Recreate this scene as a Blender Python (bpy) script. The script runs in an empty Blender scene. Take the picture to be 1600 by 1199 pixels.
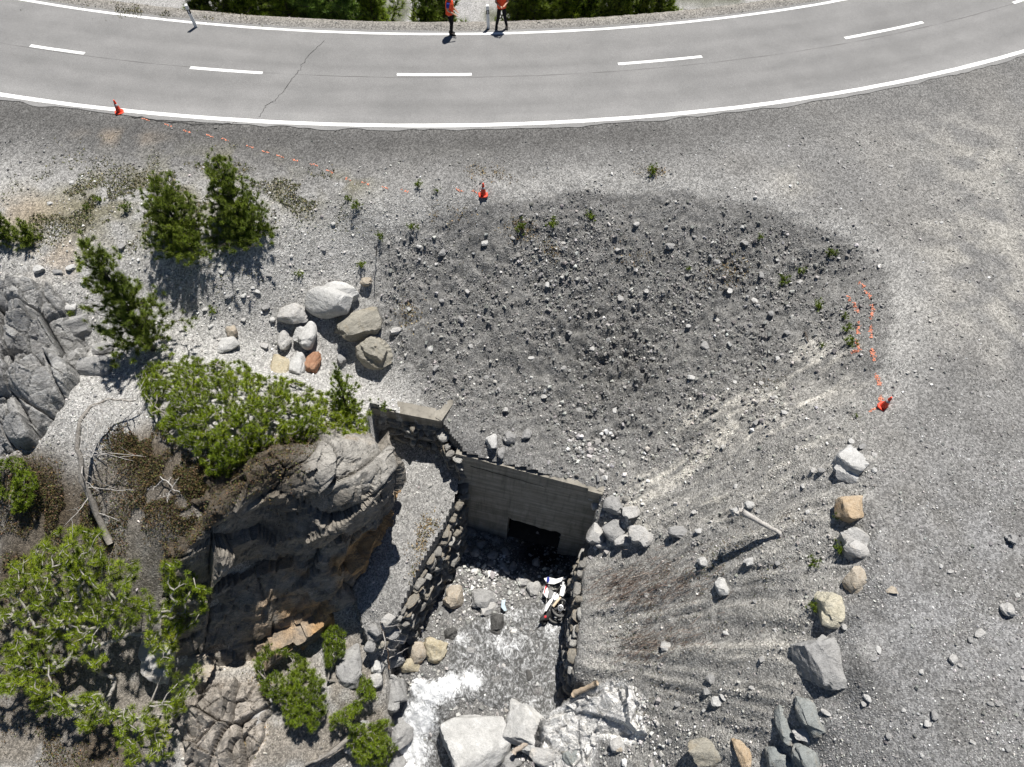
import bpy, bmesh, math, random
import numpy as np
from mathutils import Vector, Matrix
R = math.radians
rng = np.random.default_rng(7)
random.seed(7)
SC = bpy.context.scene
COL = SC.collection

# ------------------------------------------------------------------ camera
F = 1111.0                      # focal length in pixels of a 1600 px wide frame
PITCH, ROLL, CAMH = R(56), R(3.0), 18.0
_f = np.array([0, math.cos(PITCH), -math.sin(PITCH)])
_r0 = np.array([1.0, 0, 0]); _u0 = np.array([0, math.sin(PITCH), math.cos(PITCH)])
_r = math.cos(ROLL) * _r0 + math.sin(ROLL) * _u0
_u = -math.sin(ROLL) * _r0 + math.cos(ROLL) * _u0
CAM = np.array([0.0, 0.0, CAMH])
cd = bpy.data.cameras.new('camera'); cam = bpy.data.objects.new('camera', cd); COL.objects.link(cam)
cd.sensor_width = 36.0; cd.lens = F / 1600 * 36.0; cd.clip_start = 0.1; cd.clip_end = 2000
cam.matrix_world = Matrix(((_r[0], _u[0], -_f[0], CAM[0]), (_r[1], _u[1], -_f[1], CAM[1]), (_r[2], _u[2], -_f[2], CAM[2]), (0, 0, 0, 1)))
SC.camera = cam

# ------------------------------------------------------------------ sky, sun, exposure
SUN_EL, SUN_AZ = R(68), R(16)          # azimuth from +Y (away from the camera) towards +X
w = bpy.data.worlds.new('World'); SC.world = w; w.use_nodes = True
nt = w.node_tree; nt.nodes.clear()
sky = nt.nodes.new('ShaderNodeTexSky'); sky.sky_type = 'NISHITA'; sky.sun_disc = False
sky.sun_elevation = SUN_EL; sky.sun_rotation = SUN_AZ; sky.altitude = 1900; sky.dust_density = 0.1; sky.air_density = 0.8
bg = nt.nodes.new('ShaderNodeBackground'); bg.inputs[1].default_value = 0.05
wo = nt.nodes.new('ShaderNodeOutputWorld')
nt.links.new(sky.outputs[0], bg.inputs[0]); nt.links.new(bg.outputs[0], wo.inputs[0])
sd = bpy.data.lights.new('sun', 'SUN'); sd.energy = 5.0; sd.angle = R(0.53); sd.color = (1.0, 0.965, 0.91)
so = bpy.data.objects.new('sun', sd); COL.objects.link(so)
S = Vector((math.cos(SUN_EL) * math.sin(SUN_AZ), math.cos(SUN_EL) * math.cos(SUN_AZ), math.sin(SUN_EL)))
so.rotation_euler = S.to_track_quat('Z', 'Y').to_euler(); so.location = S * 60
vs = SC.view_settings
vs.view_transform = 'Standard'; vs.look = 'None'; vs.exposure = 0.5; vs.gamma = 1.0; vs.use_curve_mapping = False
SC.cycles.use_adaptive_sampling = True; SC.cycles.adaptive_threshold = 0.03
SC.cycles.max_bounces = 4; SC.cycles.diffuse_bounces = 2; SC.cycles.transparent_max_bounces = 6

# ------------------------------------------------------------------ pixel <-> place
def ray(u, v):
    d = _r * ((u - 800) / F) + _u * ((599.5 - v) / F) + _f
    return d
def P(u, v, z):
    d = ray(u, v); t = (z - CAMH) / d[2]
    return CAM + d * t
def PY(u, v, y):
    d = ray(u, v); return CAM + d * (y / d[1])
def proj(p):
    q = np.asarray(p, float) - CAM
    dz = q @ _f
    return 800 + F * (q @ _r) / dz, 599.5 - F * (q @ _u) / dz
def pxm(p):                       # pixels per metre at a place
    return F / ((np.asarray(p) - CAM) @ _f)

# ------------------------------------------------------------------ noise (numpy)
def _hash(ix, iy, iz, s):
    h = (ix.astype(np.int64) * 374761393 + iy.astype(np.int64) * 668265263 + iz.astype(np.int64) * 2147483647 + s * 1274126177) & 0xffffffff
    h = ((h ^ (h >> 13)) * 1274126177) & 0xffffffff
    h = ((h ^ (h >> 15)) * 2246822519) & 0xffffffff
    return ((h ^ (h >> 16)) & 0xffffff) / float(0xffffff)
def vnoise(x, y, z, s=0):
    x, y, z = np.broadcast_arrays(np.asarray(x, float), np.asarray(y, float), np.asarray(z, float))
    ix, iy, iz = np.floor(x), np.floor(y), np.floor(z)
    fx, fy, fz = x - ix, y - iy, z - iz
    fx = fx * fx * (3 - 2 * fx); fy = fy * fy * (3 - 2 * fy); fz = fz * fz * (3 - 2 * fz)
    ix = ix.astype(np.int64); iy = iy.astype(np.int64); iz = iz.astype(np.int64)
    def c(a, b, d): return _hash(ix + a, iy + b, iz + d, s)
    x00 = c(0,0,0) * (1-fx) + c(1,0,0) * fx; x10 = c(0,1,0) * (1-fx) + c(1,1,0) * fx
    x01 = c(0,0,1) * (1-fx) + c(1,0,1) * fx; x11 = c(0,1,1) * (1-fx) + c(1,1,1) * fx
    return ((x00 * (1-fy) + x10 * fy) * (1-fz) + (x01 * (1-fy) + x11 * fy) * fz) * 2 - 1
def fbm(x, y, z=0.0, o=4, s=0, g=0.5, l=2.03):
    a, t, n = 1.0, 0.0, 0.0
    x = np.asarray(x, float); y = np.asarray(y, float); z = np.asarray(z, float)
    for k in range(o):
        t = t + a * vnoise(x, y, z, s + 17 * k); n += a
        a *= g; x = x * l + 3.1; y = y * l + 1.7; z = z * l + 5.3
    return t / n * 1.6
def sstep(a, b, x):
    t = np.clip((x - a) / (b - a), 0, 1); return t * t * (3 - 2 * t)
def inpoly(px, py, poly):
    poly = np.asarray(poly)[:, :2]; n = len(poly)
    px = np.asarray(px); ins = np.zeros(px.shape, bool)
    j = n - 1
    for i in range(n):
        xi, yi = poly[i]; xj, yj = poly[j]
        c = ((yi > py) != (yj > py)) & (px < (xj - xi) * (py - yi) / (yj - yi + 1e-12) + xi)
        ins ^= c; j = i
    return ins
def distpoly(px, py, poly, closed=True):
    poly = np.asarray(poly)[:, :2]; d = np.full(np.shape(px), 1e9)
    n = len(poly)
    for i in range(n if closed else n - 1):
        a = poly[i]; b = poly[(i + 1) % n]; ab = b - a
        t = np.clip(((px - a[0]) * ab[0] + (py - a[1]) * ab[1]) / (ab @ ab + 1e-12), 0, 1)
        d = np.minimum(d, np.hypot(px - a[0] - t * ab[0], py - a[1] - t * ab[1]))
    return d

# ------------------------------------------------------------------ materials
MATS = {}
class NB:
    """small node-tree builder"""
    def __init__(s, name):
        s.m = bpy.data.materials.new(name); s.m.use_nodes = True
        s.t = s.m.node_tree; s.t.nodes.clear()
        s.out = s.n('ShaderNodeOutputMaterial'); s.b = s.n('ShaderNodeBsdfPrincipled')
        s.t.links.new(s.b.outputs[0], s.out.inputs[0])
    def n(s, ty, **kw):
        nd = s.t.nodes.new(ty)
        for k, v in kw.items(): setattr(nd, k, v)
        return nd
    def l(s, a, b): s.t.links.new(a, b)
    def coord(s, kind='Object', scale=1.0):
        tc = s.n('ShaderNodeTexCoord'); mp = s.n('ShaderNodeMapping')
        sc = scale if isinstance(scale, tuple) else (scale,) * 3
        mp.inputs['Scale'].default_value = sc
        s.l(tc.outputs[kind], mp.inputs[0]); return mp.outputs[0]
    def noise(s, co, scale, detail=4, rough=0.6, dist=0.0):
        nd = s.n('ShaderNodeTexNoise'); s.l(co, nd.inputs['Vector'])
        nd.inputs['Scale'].default_value = scale; nd.inputs['Detail'].default_value = detail
        nd.inputs['Roughness'].default_value = rough; nd.inputs['Distortion'].default_value = dist
        return nd.outputs[0]
    def voro(s, co, scale, out='Distance', feature='F1'):
        nd = s.n('ShaderNodeTexVoronoi', feature=feature); s.l(co, nd.inputs['Vector'])
        nd.inputs['Scale'].default_value = scale; return nd.outputs[out]
    def ramp(s, fac, stops):
        nd = s.n('ShaderNodeValToRGB'); e = nd.color_ramp.elements
        while len(e) < len(stops): e.new(0.5)
        for k, (p, c) in enumerate(stops):
            e[k].position = p; e[k].color = (c, c, c, 1) if not isinstance(c, tuple) else (*c, 1)
        s.l(fac, nd.inputs[0]); return nd.outputs[0]
    def mix(s, fac, a, b, bt='MIX'):
        nd = s.n('ShaderNodeMix', data_type='RGBA', blend_type=bt)
        for i, x in ((0, fac), (6, a), (7, b)):
            if isinstance(x, (int, float)): nd.inputs[i].default_value = x
            elif isinstance(x, tuple): nd.inputs[i].default_value = (*x, 1)
            else: s.l(x, nd.inputs[i])
        return nd.outputs[2]
    def math(s, op, a, b=0.0):
        nd = s.n('ShaderNodeMath', operation=op)
        for i, x in ((0, a), (1, b)):
            if isinstance(x, (int, float)): nd.inputs[i].default_value = x
            else: s.l(x, nd.inputs[i])
        return nd.outputs[0]
    def bump(s, h, strength=0.5, dist=0.02, prev=None):
        nd = s.n('ShaderNodeBump'); nd.inputs['Strength'].default_value = strength
        nd.inputs['Distance'].default_value = dist; s.l(h, nd.inputs['Height'])
        if prev is not None: s.l(prev, nd.inputs['Normal'])
        return nd.outputs[0]
    def attr(s, name):
        nd = s.n('ShaderNodeAttribute'); nd.attribute_name = name; return nd
    def fin(s, col=None, rough=0.8, normal=None, spec=0.25):
        for k, x in (('Base Color', col), ('Roughness', rough), ('Normal', normal)):
            if x is None: continue
            if isinstance(x, tuple): s.b.inputs[k].default_value = (*x, 1)
            elif isinstance(x, (int, float)): s.b.inputs[k].default_value = x
            else: s.l(x, s.b.inputs[k])
        s.b.inputs['Specular IOR Level'].default_value = spec
        return s.m
def plain(name, col, rough=0.6, spec=0.3, var=0.12, scale=8.0, metal=0.0, bump=0.0):
    """a plain colour with slight worn variation"""
    if name in MATS: return MATS[name]
    b = NB(name); co = b.coord('Object', 1.0)
    n = b.noise(co, scale, 4, 0.6)
    c = b.mix(n, tuple(max(0, x * (1 - var)) for x in col), tuple(min(1, x * (1 + var)) for x in col))
    nm = b.bump(b.noise(co, scale * 4, 3), bump, 0.01) if bump else None
    b.fin(c, rough, nm, spec); b.b.inputs['Metallic'].default_value = metal
    MATS[name] = b.m; return b.m
def rockmat(name, c1, c2, stain=None, scale=1.0, stain_amt=0.5, vein=True):
    """broken limestone / gneiss: mottled, veined, pitted, optionally iron-stained"""
    if name in MATS: return MATS[name]
    b = NB(name); co = b.coord('Object', scale)
    n1 = b.noise(co, 1.6, 6, 0.65, 0.4); n2 = b.noise(co, 9.0, 5, 0.7)
    st = b.noise(b.coord('Object', (scale * 0.8, scale * 0.8, scale * 5.0)), 2.0, 5, 0.6, 0.6)
    c = b.mix(b.ramp(n1, [(0.32, 0.0), (0.68, 1.0)]), c1, c2)
    c = b.mix(b.math('MULTIPLY', b.ramp(st, [(0.45, 0.0), (0.62, 1.0)]), 0.35), c, tuple(x * 0.62 for x in c1))
    if stain:
        s = b.noise(co, 1.1, 5, 0.6, 0.8)
        c = b.mix(b.math('MULTIPLY', b.ramp(s, [(0.5, 0.0), (0.62, 1.0)]), stain_amt), c, stain)
    c = b.mix(b.ramp(n2, [(0.3, 0.35), (0.62, 0.0)]), c, tuple(x * 0.45 for x in c1))
    if vein:
        cr = b.noise(b.coord('Object', (scale * 0.9, scale * 2.2, scale * 1.3)), 1.5, 3, 0.5, 1.5)
        c = b.mix(b.ramp(cr, [(0.485, 0.0), (0.5, 0.55), (0.515, 0.0)]), c, tuple(x * 0.35 for x in c1))
    sp = b.noise(co, 55, 2, 0.6); c = b.mix(1.0, c, b.ramp(sp, [(0.3, 0.78), (0.7, 1.18)]), 'MULTIPLY')
    h = b.math('ADD', b.math('MULTIPLY', n1, 0.12), b.math('ADD', b.math('MULTIPLY', n2, 0.075), b.math('MULTIPLY', st, 0.06)))
    nm = b.bump(h, 0.7, 1.0)
    b.fin(c, 0.88, nm, 0.2)
    MATS[name] = b.m; return b.m

# ------------------------------------------------------------------ mesh helpers
def link(name, me, parent=None, mat=None, loc=None):
    o = bpy.data.objects.new(name, me); COL.objects.link(o)
    if mat is not None: me.materials.append(mat) if len(me.materials) == 0 else None
    if parent is not None: o.parent = parent
    if loc is not None: o.location = loc
    return o
def np_mesh(name, V, Fc, smooth=False, col=None):
    """V (n,3); Fc (m,k) equal-sided faces"""
    me = bpy.data.meshes.new(name); V = np.ascontiguousarray(V, np.float32); Fc = np.ascontiguousarray(Fc, np.int32)
    m, k = Fc.shape
    me.vertices.add(len(V)); me.vertices.foreach_set('co', V.ravel())
    me.loops.add(m * k); me.loops.foreach_set('vertex_index', Fc.ravel())
    me.polygons.add(m); me.polygons.foreach_set('loop_start', np.arange(0, m * k, k, dtype=np.int32))
    me.update(calc_edges=True)
    me.polygons.foreach_set('use_smooth', np.full(m, bool(smooth)))
    if col is not None: add_col(me, col)
    return me
def add_col(me, col):
    a = me.color_attributes.new('Col', 'FLOAT_COLOR', 'POINT')
    c = np.ones((len(me.vertices), 4), np.float32); c[:, :3] = col; a.data.foreach_set('color', c.ravel())
def py_mesh(name, V, Fc, smooth=False):
    me = bpy.data.meshes.new(name); me.from_pydata([tuple(map(float, v)) for v in V], [], [tuple(f) for f in Fc])
    me.polygons.foreach_set('use_smooth', np.full(len(me.polygons), bool(smooth))); me.update(); return me
def tag(o, label=None, cat=None, group=None, kind=None):
    if label: o['label'] = label
    if cat: o['category'] = cat
    if group: o['group'] = group
    if kind: o['kind'] = kind
    return o
def empty(name, loc, rz=0.0):
    o = bpy.data.objects.new(name, None); COL.objects.link(o); o.location = tuple(map(float, loc)); o.rotation_euler = (0, 0, rz)
    o.empty_display_size = 0.2; return o
class MB:
    """collects boxes, tubes, lathes into one mesh"""
    def __init__(s): s.v = []; s.f = []
    def add(s, V, Fc):
        b = len(s.v); s.v += [tuple(map(float, p)) for p in V]; s.f += [tuple(i + b for i in f) for f in Fc]
    def box(s, c, sz, rot=None):
        V = [Vector((x * sz[0] / 2, y * sz[1] / 2, z * sz[2] / 2)) for x in (-1, 1) for y in (-1, 1) for z in (-1, 1)]
        if rot is not None: V = [rot @ p for p in V]
        s.add([p + Vector(c) for p in V], [(0,1,3,2), (4,6,7,5), (0,4,5,1), (2,3,7,6), (0,2,6,4), (1,5,7,3)])
    def tube(s, pts, rad, n=8, cap=True, flat=1.0):
        pts = [Vector(p) for p in pts]; rad = rad if hasattr(rad, '__len__') else [rad] * len(pts)
        V = []; Fc = []; up = Vector((0.13, 0.31, 0.94)); 
        for i, p in enumerate(pts):
            t = (pts[min(i + 1, len(pts) - 1)] - pts[max(i - 1, 0)]).normalized()
            a = t.cross(up)
            if a.length < 1e-4: a = t.cross(Vector((1, 0, 0)))
            a.normalize(); b = a.cross(t)
            for k in range(n):
                th = 2 * math.pi * k / n
                V.append(p + (a * math.cos(th) + b * math.sin(th) * flat) * rad[i])
        for i in range(len(pts) - 1):
            for k in range(n):
                Fc.append((i * n + k, i * n + (k + 1) % n, (i + 1) * n + (k + 1) % n, (i + 1) * n + k))
        if cap: Fc.append(tuple(range(n))); Fc.append(tuple(reversed(range((len(pts) - 1) * n, len(pts) * n))))
        s.add(V, Fc)
    def lathe(s, prof, n=20, mat=None, cap=True):
        V = []; Fc = []
        for (r, z) in prof:
            for k in range(n):
                th = 2 * math.pi * k / n; V.append(Vector((r * math.cos(th), r * math.sin(th), z)))
        for i in range(len(prof) - 1):
            for k in range(n): Fc.append((i * n + k, i * n + (k + 1) % n, (i + 1) * n + (k + 1) % n, (i + 1) * n + k))
        if cap: Fc.append(tuple(reversed(range(n)))); Fc.append(tuple(range((len(prof) - 1) * n, len(prof) * n)))
        if mat is not None: V = [mat @ p for p in V]
        s.add(V, Fc)
    def mesh(s, name, smooth=False): return py_mesh(name, s.v, s.f, smooth)
    def build(s, name, mat, parent=None, smooth=False, loc=None): return link(name, s.mesh(name, smooth), parent, mat, loc)
def auto_smooth(me, ang=35):
    try: me.set_sharp_from_angle(angle=R(ang))
    except Exception: pass
_ICO = {}
def ico(sub):
    if sub not in _ICO:
        bm = bmesh.new(); bmesh.ops.create_icosphere(bm, subdivisions=sub, radius=1.0)
        V = np.array([v.co[:] for v in bm.verts]); bm.verts.index_update()
        Fc = np.array([[v.index for v in f.verts] for f in bm.faces]); bm.free()
        V /= np.linalg.norm(V, axis=1)[:, None]; _ICO[sub] = (V, Fc)
    return _ICO[sub]
def rot_rand(g):
    q = g.normal(size=4); q /= np.linalg.norm(q); a, b, c, d = q
    return np.array([[1-2*(c*c+d*d), 2*(b*c-a*d), 2*(b*d+a*c)], [2*(b*c+a*d), 1-2*(b*b+d*d), 2*(c*d-a*b)], [2*(b*d-a*c), 2*(c*d+a*b), 1-2*(b*b+c*c)]])
def rock_verts(seed, size, sub=4, planes=13, amp=0.05, round_=0.1, blocky=0.4):
    """angular broken rock: sphere directions clipped by random planes, softened, then roughened"""
    g = np.random.default_rng(seed); D, Fc = ico(sub)
    N = g.normal(size=(planes, 3)); N /= np.linalg.norm(N, axis=1)[:, None]
    H = g.uniform(0.62, 1.0, planes)
    if blocky > 0:
        B = np.array([[1,0,0],[-1,0,0],[0,1,0],[0,-1,0],[0,0,1],[0,0,-1]], float) + g.normal(size=(6, 3)) * 0.22
        B /= np.linalg.norm(B, axis=1)[:, None]; N = np.vstack([N, B]); H = np.append(H, g.uniform(0.7, 0.88, 6) * (1.1 - 0.25 * blocky))
    dn = D @ N.T
    rr = np.where(dn > 0.05, H / np.maximum(dn, 0.05), 9.0)
    k = 1.0 / max(round_, 0.02) * 2.2
    r = -np.log(np.exp(-k * np.minimum(rr, 3)).sum(1)) / k
    if planes > 6:                               # a second, offset lump breaks the convex outline
        for q in range(2):
            off = g.normal(size=3) * np.array([.34, .34, .15]); H2 = H * g.uniform(.55, .85) + N @ off; ok2 = H2 > 0.08
            N2 = N[ok2] @ rot_rand(g).T if q else N[ok2]; H3 = H2[ok2] if not q else np.maximum(H[ok2] * .7 + N2 @ off, .1)
            dn2 = D @ N2.T; r2 = np.where(dn2 > 0.05, H3 / np.maximum(dn2, 0.05), 9.0).min(1); r = np.maximum(r, np.minimum(r2, 1.15))
    V = D * r[:, None]
    o = g.uniform(-50, 50, 3)
    n = fbm(V[:, 0] * 1.7 + o[0], V[:, 1] * 1.7 + o[1], V[:, 2] * 1.7 + o[2], 5 if sub > 3 else 3, seed % 97)
    n2 = fbm(V[:, 0] * 6 + o[1], V[:, 1] * 6 + o[2], V[:, 2] * 6 + o[0], 3, seed % 89)
    V = V * (1 + amp * n + amp * 0.35 * n2)[:, None]
    return V * np.asarray(size)[None, :] * 0.5 / 0.82, Fc
# ------------------------------------------------------------------ the lie of the land
def px3(l): return np.array([P(*a) for a in l])
# road: two concentric arcs fitted through the painted edge lines
_near = px3([(0,140,0),(200,177,0),(400,188,0),(600,193,0),(800,191,0),(1000,180,0),(1200,159,0),(1400,130,0),(1600,98,0)])
_far = px3([(40,0,0),(200,27,0),(350,47,0),(500,58,0),(650,60,0),(800,51,0),(1000,31,0),(1200,7,0)])
def _fit():
    A = []; b = []
    for k, pts in enumerate((_near, _far)):
        for x, y, _ in pts: A.append([2 * x, 2 * y, 1 if k == 0 else 0, 1 if k else 0]); b.append(x * x + y * y)
    s = np.linalg.lstsq(np.array(A), np.array(b), rcond=None)[0]
    c = s[:2]; return c, math.sqrt(s[2] + c @ c), math.sqrt(s[3] + c @ c)
RC, R1, R2 = _fit()              # centre, near-edge radius, far-edge radius
print('ROAD', RC, R1, R2, R1 - R2)
def ring(x, y): return np.hypot(x - RC[0], y - RC[1]) - R2       # 0 at far line, R1-R2 at near line
def on_ring(s, a): return np.array([RC[0] + (R2 + s) * math.sin(a), RC[1] - (R2 + s) * math.cos(a), 0.0])
def ang_at(u, v):
    p = P(u, v, 0); return math.atan2(p[0] - RC[0], RC[1] - p[1])
RW = R1 - R2

HILL = [  # (pixel u, v, height)
 # shoulder and gravel lay-by
 (0,190,-.1),(200,215,-.1),(400,225,-.05),(600,225,-.05),(800,225,0),(1000,215,0),(1200,200,0),(1400,170,0),(1600,140,0),
 (1500,300,0),(1600,300,0),(1450,450,0),(1600,600,0),(1430,640,-.1),(1600,900,-.2),(1450,820,-.3),(1450,1000,-.8),(1600,1150,-.8),(1450,1199,-1.6),(1700,500,0),(1750,1000,-.3),
 # rim of the bowl
 (560,318,-.3),(680,300,-.1),(755,292,0),(900,280,0),(1050,280,0),(1200,305,0),(1320,345,-.05),(1400,400,-.1),(1420,480,-.1),(1400,560,-.1),
 # bowl
 (600,400,-1.7),(700,360,-1.0),(800,350,-.85),(950,340,-.85),(1100,345,-.85),(1230,380,-.95),(1310,430,-1.0),(1335,520,-1.1),(1310,600,-1.4),
 (700,440,-2.2),(800,420,-1.85),(950,420,-1.9),(1100,430,-2.0),(1200,470,-1.95),(800,500,-2.9),(950,510,-3.15),(1080,520,-3.1),(1180,560,-2.8),(650,520,-3.3),
 (800,600,-4.2),(900,600,-4.35),(1000,610,-4.3),(1100,640,-3.7),(720,600,-4.1),(850,690,-5.0),(950,700,-5.2),(1050,690,-4.7),
 (735,702,-4.95),(830,738,-5.22),(930,762,-5.48),(960,765,-5.55),
 # right flank: crest and foot
 (1350,690,-.4),(1360,760,-.5),(1370,850,-.75),(1360,920,-.95),(1340,990,-1.3),(1320,1060,-1.8),(1300,1130,-2.4),(1290,1199,-3),
 (1300,730,-.9),(1300,840,-1.3),(1265,960,-1.9),(1235,1050,-2.6),(1200,1140,-3.6),
 (1200,660,-2.3),(1150,740,-3.1),(1100,850,-4.0),(1180,850,-2.7),(1000,800,-5.5),(1050,950,-5.4),(1150,950,-3.7),(1050,1060,-6.0),(1130,1080,-4.4),(1000,880,-5.9),
 (920,850,-7.2),(908,950,-7.6),(902,1040,-8.0),(950,900,-6.9),(960,1000,-7.2),(960,1090,-7.8),(1050,1150,-6.4),(900,1100,-9.0),(900,1199,-9.3),(1000,1199,-7.8),(1100,1199,-5.6),(1200,1199,-4.2),
 # left terrace and slope
 (0,300,-.4),(0,400,-1.0),(150,260,-.3),(200,330,-.5),(300,385,-.75),(450,300,-.35),(450,350,-.75),(540,350,-.9),(350,440,-1.6),(480,430,-2.0),(560,440,-2.3),
 (300,500,-2.7),(400,520,-3.0),(440,560,-3.6),(520,520,-3.3),(600,560,-3.9),(590,600,-4.4),(650,620,-4.6),(540,590,-4.2),
 # crag, ridge
 (0,480,-1.8),(60,500,-1.8),(110,480,-1.9),(40,600,-2.4),(100,600,-2.5),(140,540,-2.9),(190,530,-2.8),(180,600,-2.7),(240,560,-2.6),(20,680,-3.2),(120,680,-3.1),(230,640,-2.4),
 (350,600,-2.4),(450,620,-2.5),(350,680,-2.0),(450,670,-2.3),(520,680,-2.9),(560,650,-3.7),(180,760,-3.6),(60,780,-4.2),(260,770,-3.0),
 # rock tower: top edge and foot
 (595,712,-4.6),(550,700,-3.6),(500,700,-2.9),(440,705,-2.6),(390,735,-2.6),(330,785,-3.0),(285,840,-3.6),
 (606,800,-6.9),(585,850,-7.5),(548,930,-8.1),(480,985,-8.6),(400,1030,-8.7),(330,1045,-8.3),
 # below, lower left
 (100,850,-5.2),(20,850,-5.2),(200,900,-5.3),(250,950,-6.2),(130,960,-6.5),(30,1000,-7.0),(50,1150,-8.3),(200,1080,-8.0),(280,1130,-8.6),(350,1100,-8.2),(380,1160,-8.8),(450,1120,-9.4),(540,1080,-9.3),(520,1180,-10.2),(590,1060,-9.9),(630,1150,-11.3),(610,1199,-11.6),
]
LEDGE = [(650,720,-6.6),(600,760,-6.8),(700,770,-6.7),(640,830,-7.0),(600,900,-7.5),(620,960,-7.9),(560,960,-8.1),(590,1010,-8.6)]
BED = [(842,842,-11.5),(850,872,-11.2),(735,838,-10.75),(760,850,-10.75),(905,860,-11.0),(720,900,-10.7),(860,950,-10.65),(680,980,-10.8),(800,980,-10.75),(640,1050,-11.0),(760,1050,-10.95),(880,1050,-10.8),(700,1100,-11.2),(850,1120,-11.0),(650,1150,-12.3),(740,1150,-11.5),(640,1199,-12.9),(900,1199,-10.8),(800,1250,-12.0)]
# corners of the walls (places, metres)
HWL, HWR = P(722, 712, -5.2), P(937, 768, -5.5)          # head wall, top corners
HWY = (HWL[1] + HWR[1]) / 2
print('HEADWALL', HWL, HWR)
LW_TOP = [HWL + (0.03, 0, -1.5), P(716,772,-6.75), P(692,828,-6.95), P(656,890,-7.35), P(622,965,-7.85)]
LW_BOT = [P(724,843,-11), P(722,852,-11), P(706,888,-11), P(674,945,-11.1), P(644,1003,-11.2)]
RW_TOP = [P(922,848,-7.1), P(913,880,-7.3), P(906,950,-7.6), P(900,1020,-7.9), P(897,1062,-8.2)]
bed_poly = np.array([HWL[:2] + (0.0, .03), HWR[:2] + (0, .03), *[p[:2] for p in RW_TOP], P(905,1085,-9.8)[:2], P(850,1125,-10.8)[:2], P(830,1260,-11.5)[:2], P(580,1260,-12.8)[:2],
                     P(612,1160,-12)[:2], P(612,1090,-11.2)[:2], P(612,1040,-10.9)[:2], *[p[:2] for p in LW_TOP[:0:-1]]])
SLL, SLR = P(583, 640, -4.55), P(690, 660, -4.65)        # slab front edge
ledge_poly = np.array([SLL[:2], SLR[:2], HWL[:2] + (-.02, .1), *[p[:2] for p in LW_TOP[1:]], P(575,1010,-8.5)[:2], P(550,925,-8.1)[:2], P(588,850,-7.4)[:2], P(607,800,-6.9)[:2], P(600,745,-5.5)[:2], P(575,690,-4.6)[:2]])
class RBF:
    def __init__(s, pts, c=0.3, lam=1e-3):
        s.p = pts[:, :2]; s.c = c; n = len(pts)
        K = np.sqrt(((s.p[:, None] - s.p[None]) ** 2).sum(-1) + c * c)
        A = np.zeros((n + 3, n + 3)); A[:n, :n] = -K + lam * np.eye(n); A[:n, n] = 1; A[:n, n+1:] = s.p; A[n, :n] = 1; A[n+1:, :n] = s.p.T
        s.w = np.linalg.solve(A, np.append(pts[:, 2], [0, 0, 0]))
    def __call__(s, x, y):
        sh = np.shape(x); x = np.ravel(x); y = np.ravel(y); out = np.empty(len(x)); n = len(s.p)
        for i in range(0, len(x), 20000):
            X = x[i:i+20000]; Y = y[i:i+20000]
            K = np.sqrt((X[:, None] - s.p[:, 0]) ** 2 + (Y[:, None] - s.p[:, 1]) ** 2 + s.c ** 2)
            out[i:i+20000] = -K @ s.w[:n] + s.w[n] + X * s.w[n+1] + Y * s.w[n+2]
        return out.reshape(sh)
_outer = np.array([(30,28,0),(-30,28,-.3),(35,10,0),(38,-5,-.5),(30,-12,-1.5),(12,-8,-4),(-30,18,-3),(-32,5,-7),(-30,-10,-12),(-12,-8,-13),(-5,-8,-14),(4,-8,-11),(14,0,-1.2),(20,0,-.6),(-14,2,-8.5),(-20,8,-6.5)], float)
hill = RBF(np.vstack([px3(HILL), _outer])); ledge = RBF(px3(LEDGE), 1.0); bed = RBF(px3(BED), 1.0)
rock_polys = {   # bedrock showing, in the plane
 'crag': [(0,445),(60,440),(110,470),(135,520),(140,560),(120,600),(100,640),(60,700),(0,720),(-80,720),(-80,440)],
 'tower': [(612,722),(600,705),(560,695),(470,695),(400,720),(330,790),(285,840),(255,900),(240,960),(270,1010),(300,1050),(345,1055),(400,1045),(480,1000),(548,945),(586,865),(608,805)],
 'shelf': [(845,1120),(875,1104),(915,1082),(958,1060),(985,1066),(1012,1092),(1002,1120),(1015,1150),(985,1165),(935,1155),(925,1215),(860,1215),(842,1150)],
 'spur': [(300,1060),(340,1062),(400,1060),(425,1100),(420,1160),(390,1215),(290,1215),(270,1120)],
}
def _pg0(u, v):                   # ray against the smooth hillside
    d = ray(u, v); t = np.linspace(14, 60, 800); q = CAM + d[None] * t[:, None]
    h = hill(q[:, 0], q[:, 1]); k = int(np.argmax(q[:, 2] < h)); return q[k]
rock_w = {k: np.array([_pg0(u, v)[:2] for u, v in l]) for k, l in rock_polys.items()}

def axis(fine0, fine1, step, lo, hi, cap, lo2, hi2):
    a = list(np.arange(fine0, fine1, step)); s = step; x = fine0; L = []
    while x > lo: s = min(s * 1.25, cap if x > lo2 else 2.0); x -= s; L.append(x)
    s = step; x = a[-1]; Rr = []
    while x < hi: s = min(s * 1.25, cap if x < hi2 else 2.0); x += s; Rr.append(x)
    return np.array(L[::-1] + a + Rr)
GX = axis(-13.5, 11.0, 0.085, -75, 75, .22, -30, 30); GY = axis(1.8, 22.0, 0.085, -14, 110, .16, -3, 37)
XX, YY = np.meshgrid(GX, GY)
def land(XX, YY):
    z = np.clip(hill(XX, YY), -16, 1.0)
    s = ring(XX, YY)
    z = z + (-0.022 - z) * sstep(RW + 2.6, RW + 0.7, s)
    dn = -s                                           # beyond the far line
    berm = 0.06 * np.exp(-((dn - 0.75) / 0.25) ** 2)
    drop = -np.clip(dn - 1.05, 0, 15) * 0.80 - np.clip(dn - 16, 0, 100) * 0.05
    z = np.where(dn > -0.2, np.where(dn > 0.3, -0.02, -0.022) + berm * (dn > 0) + drop, z)
    return z, s
ZZ, SS = land(XX, YY)
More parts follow.
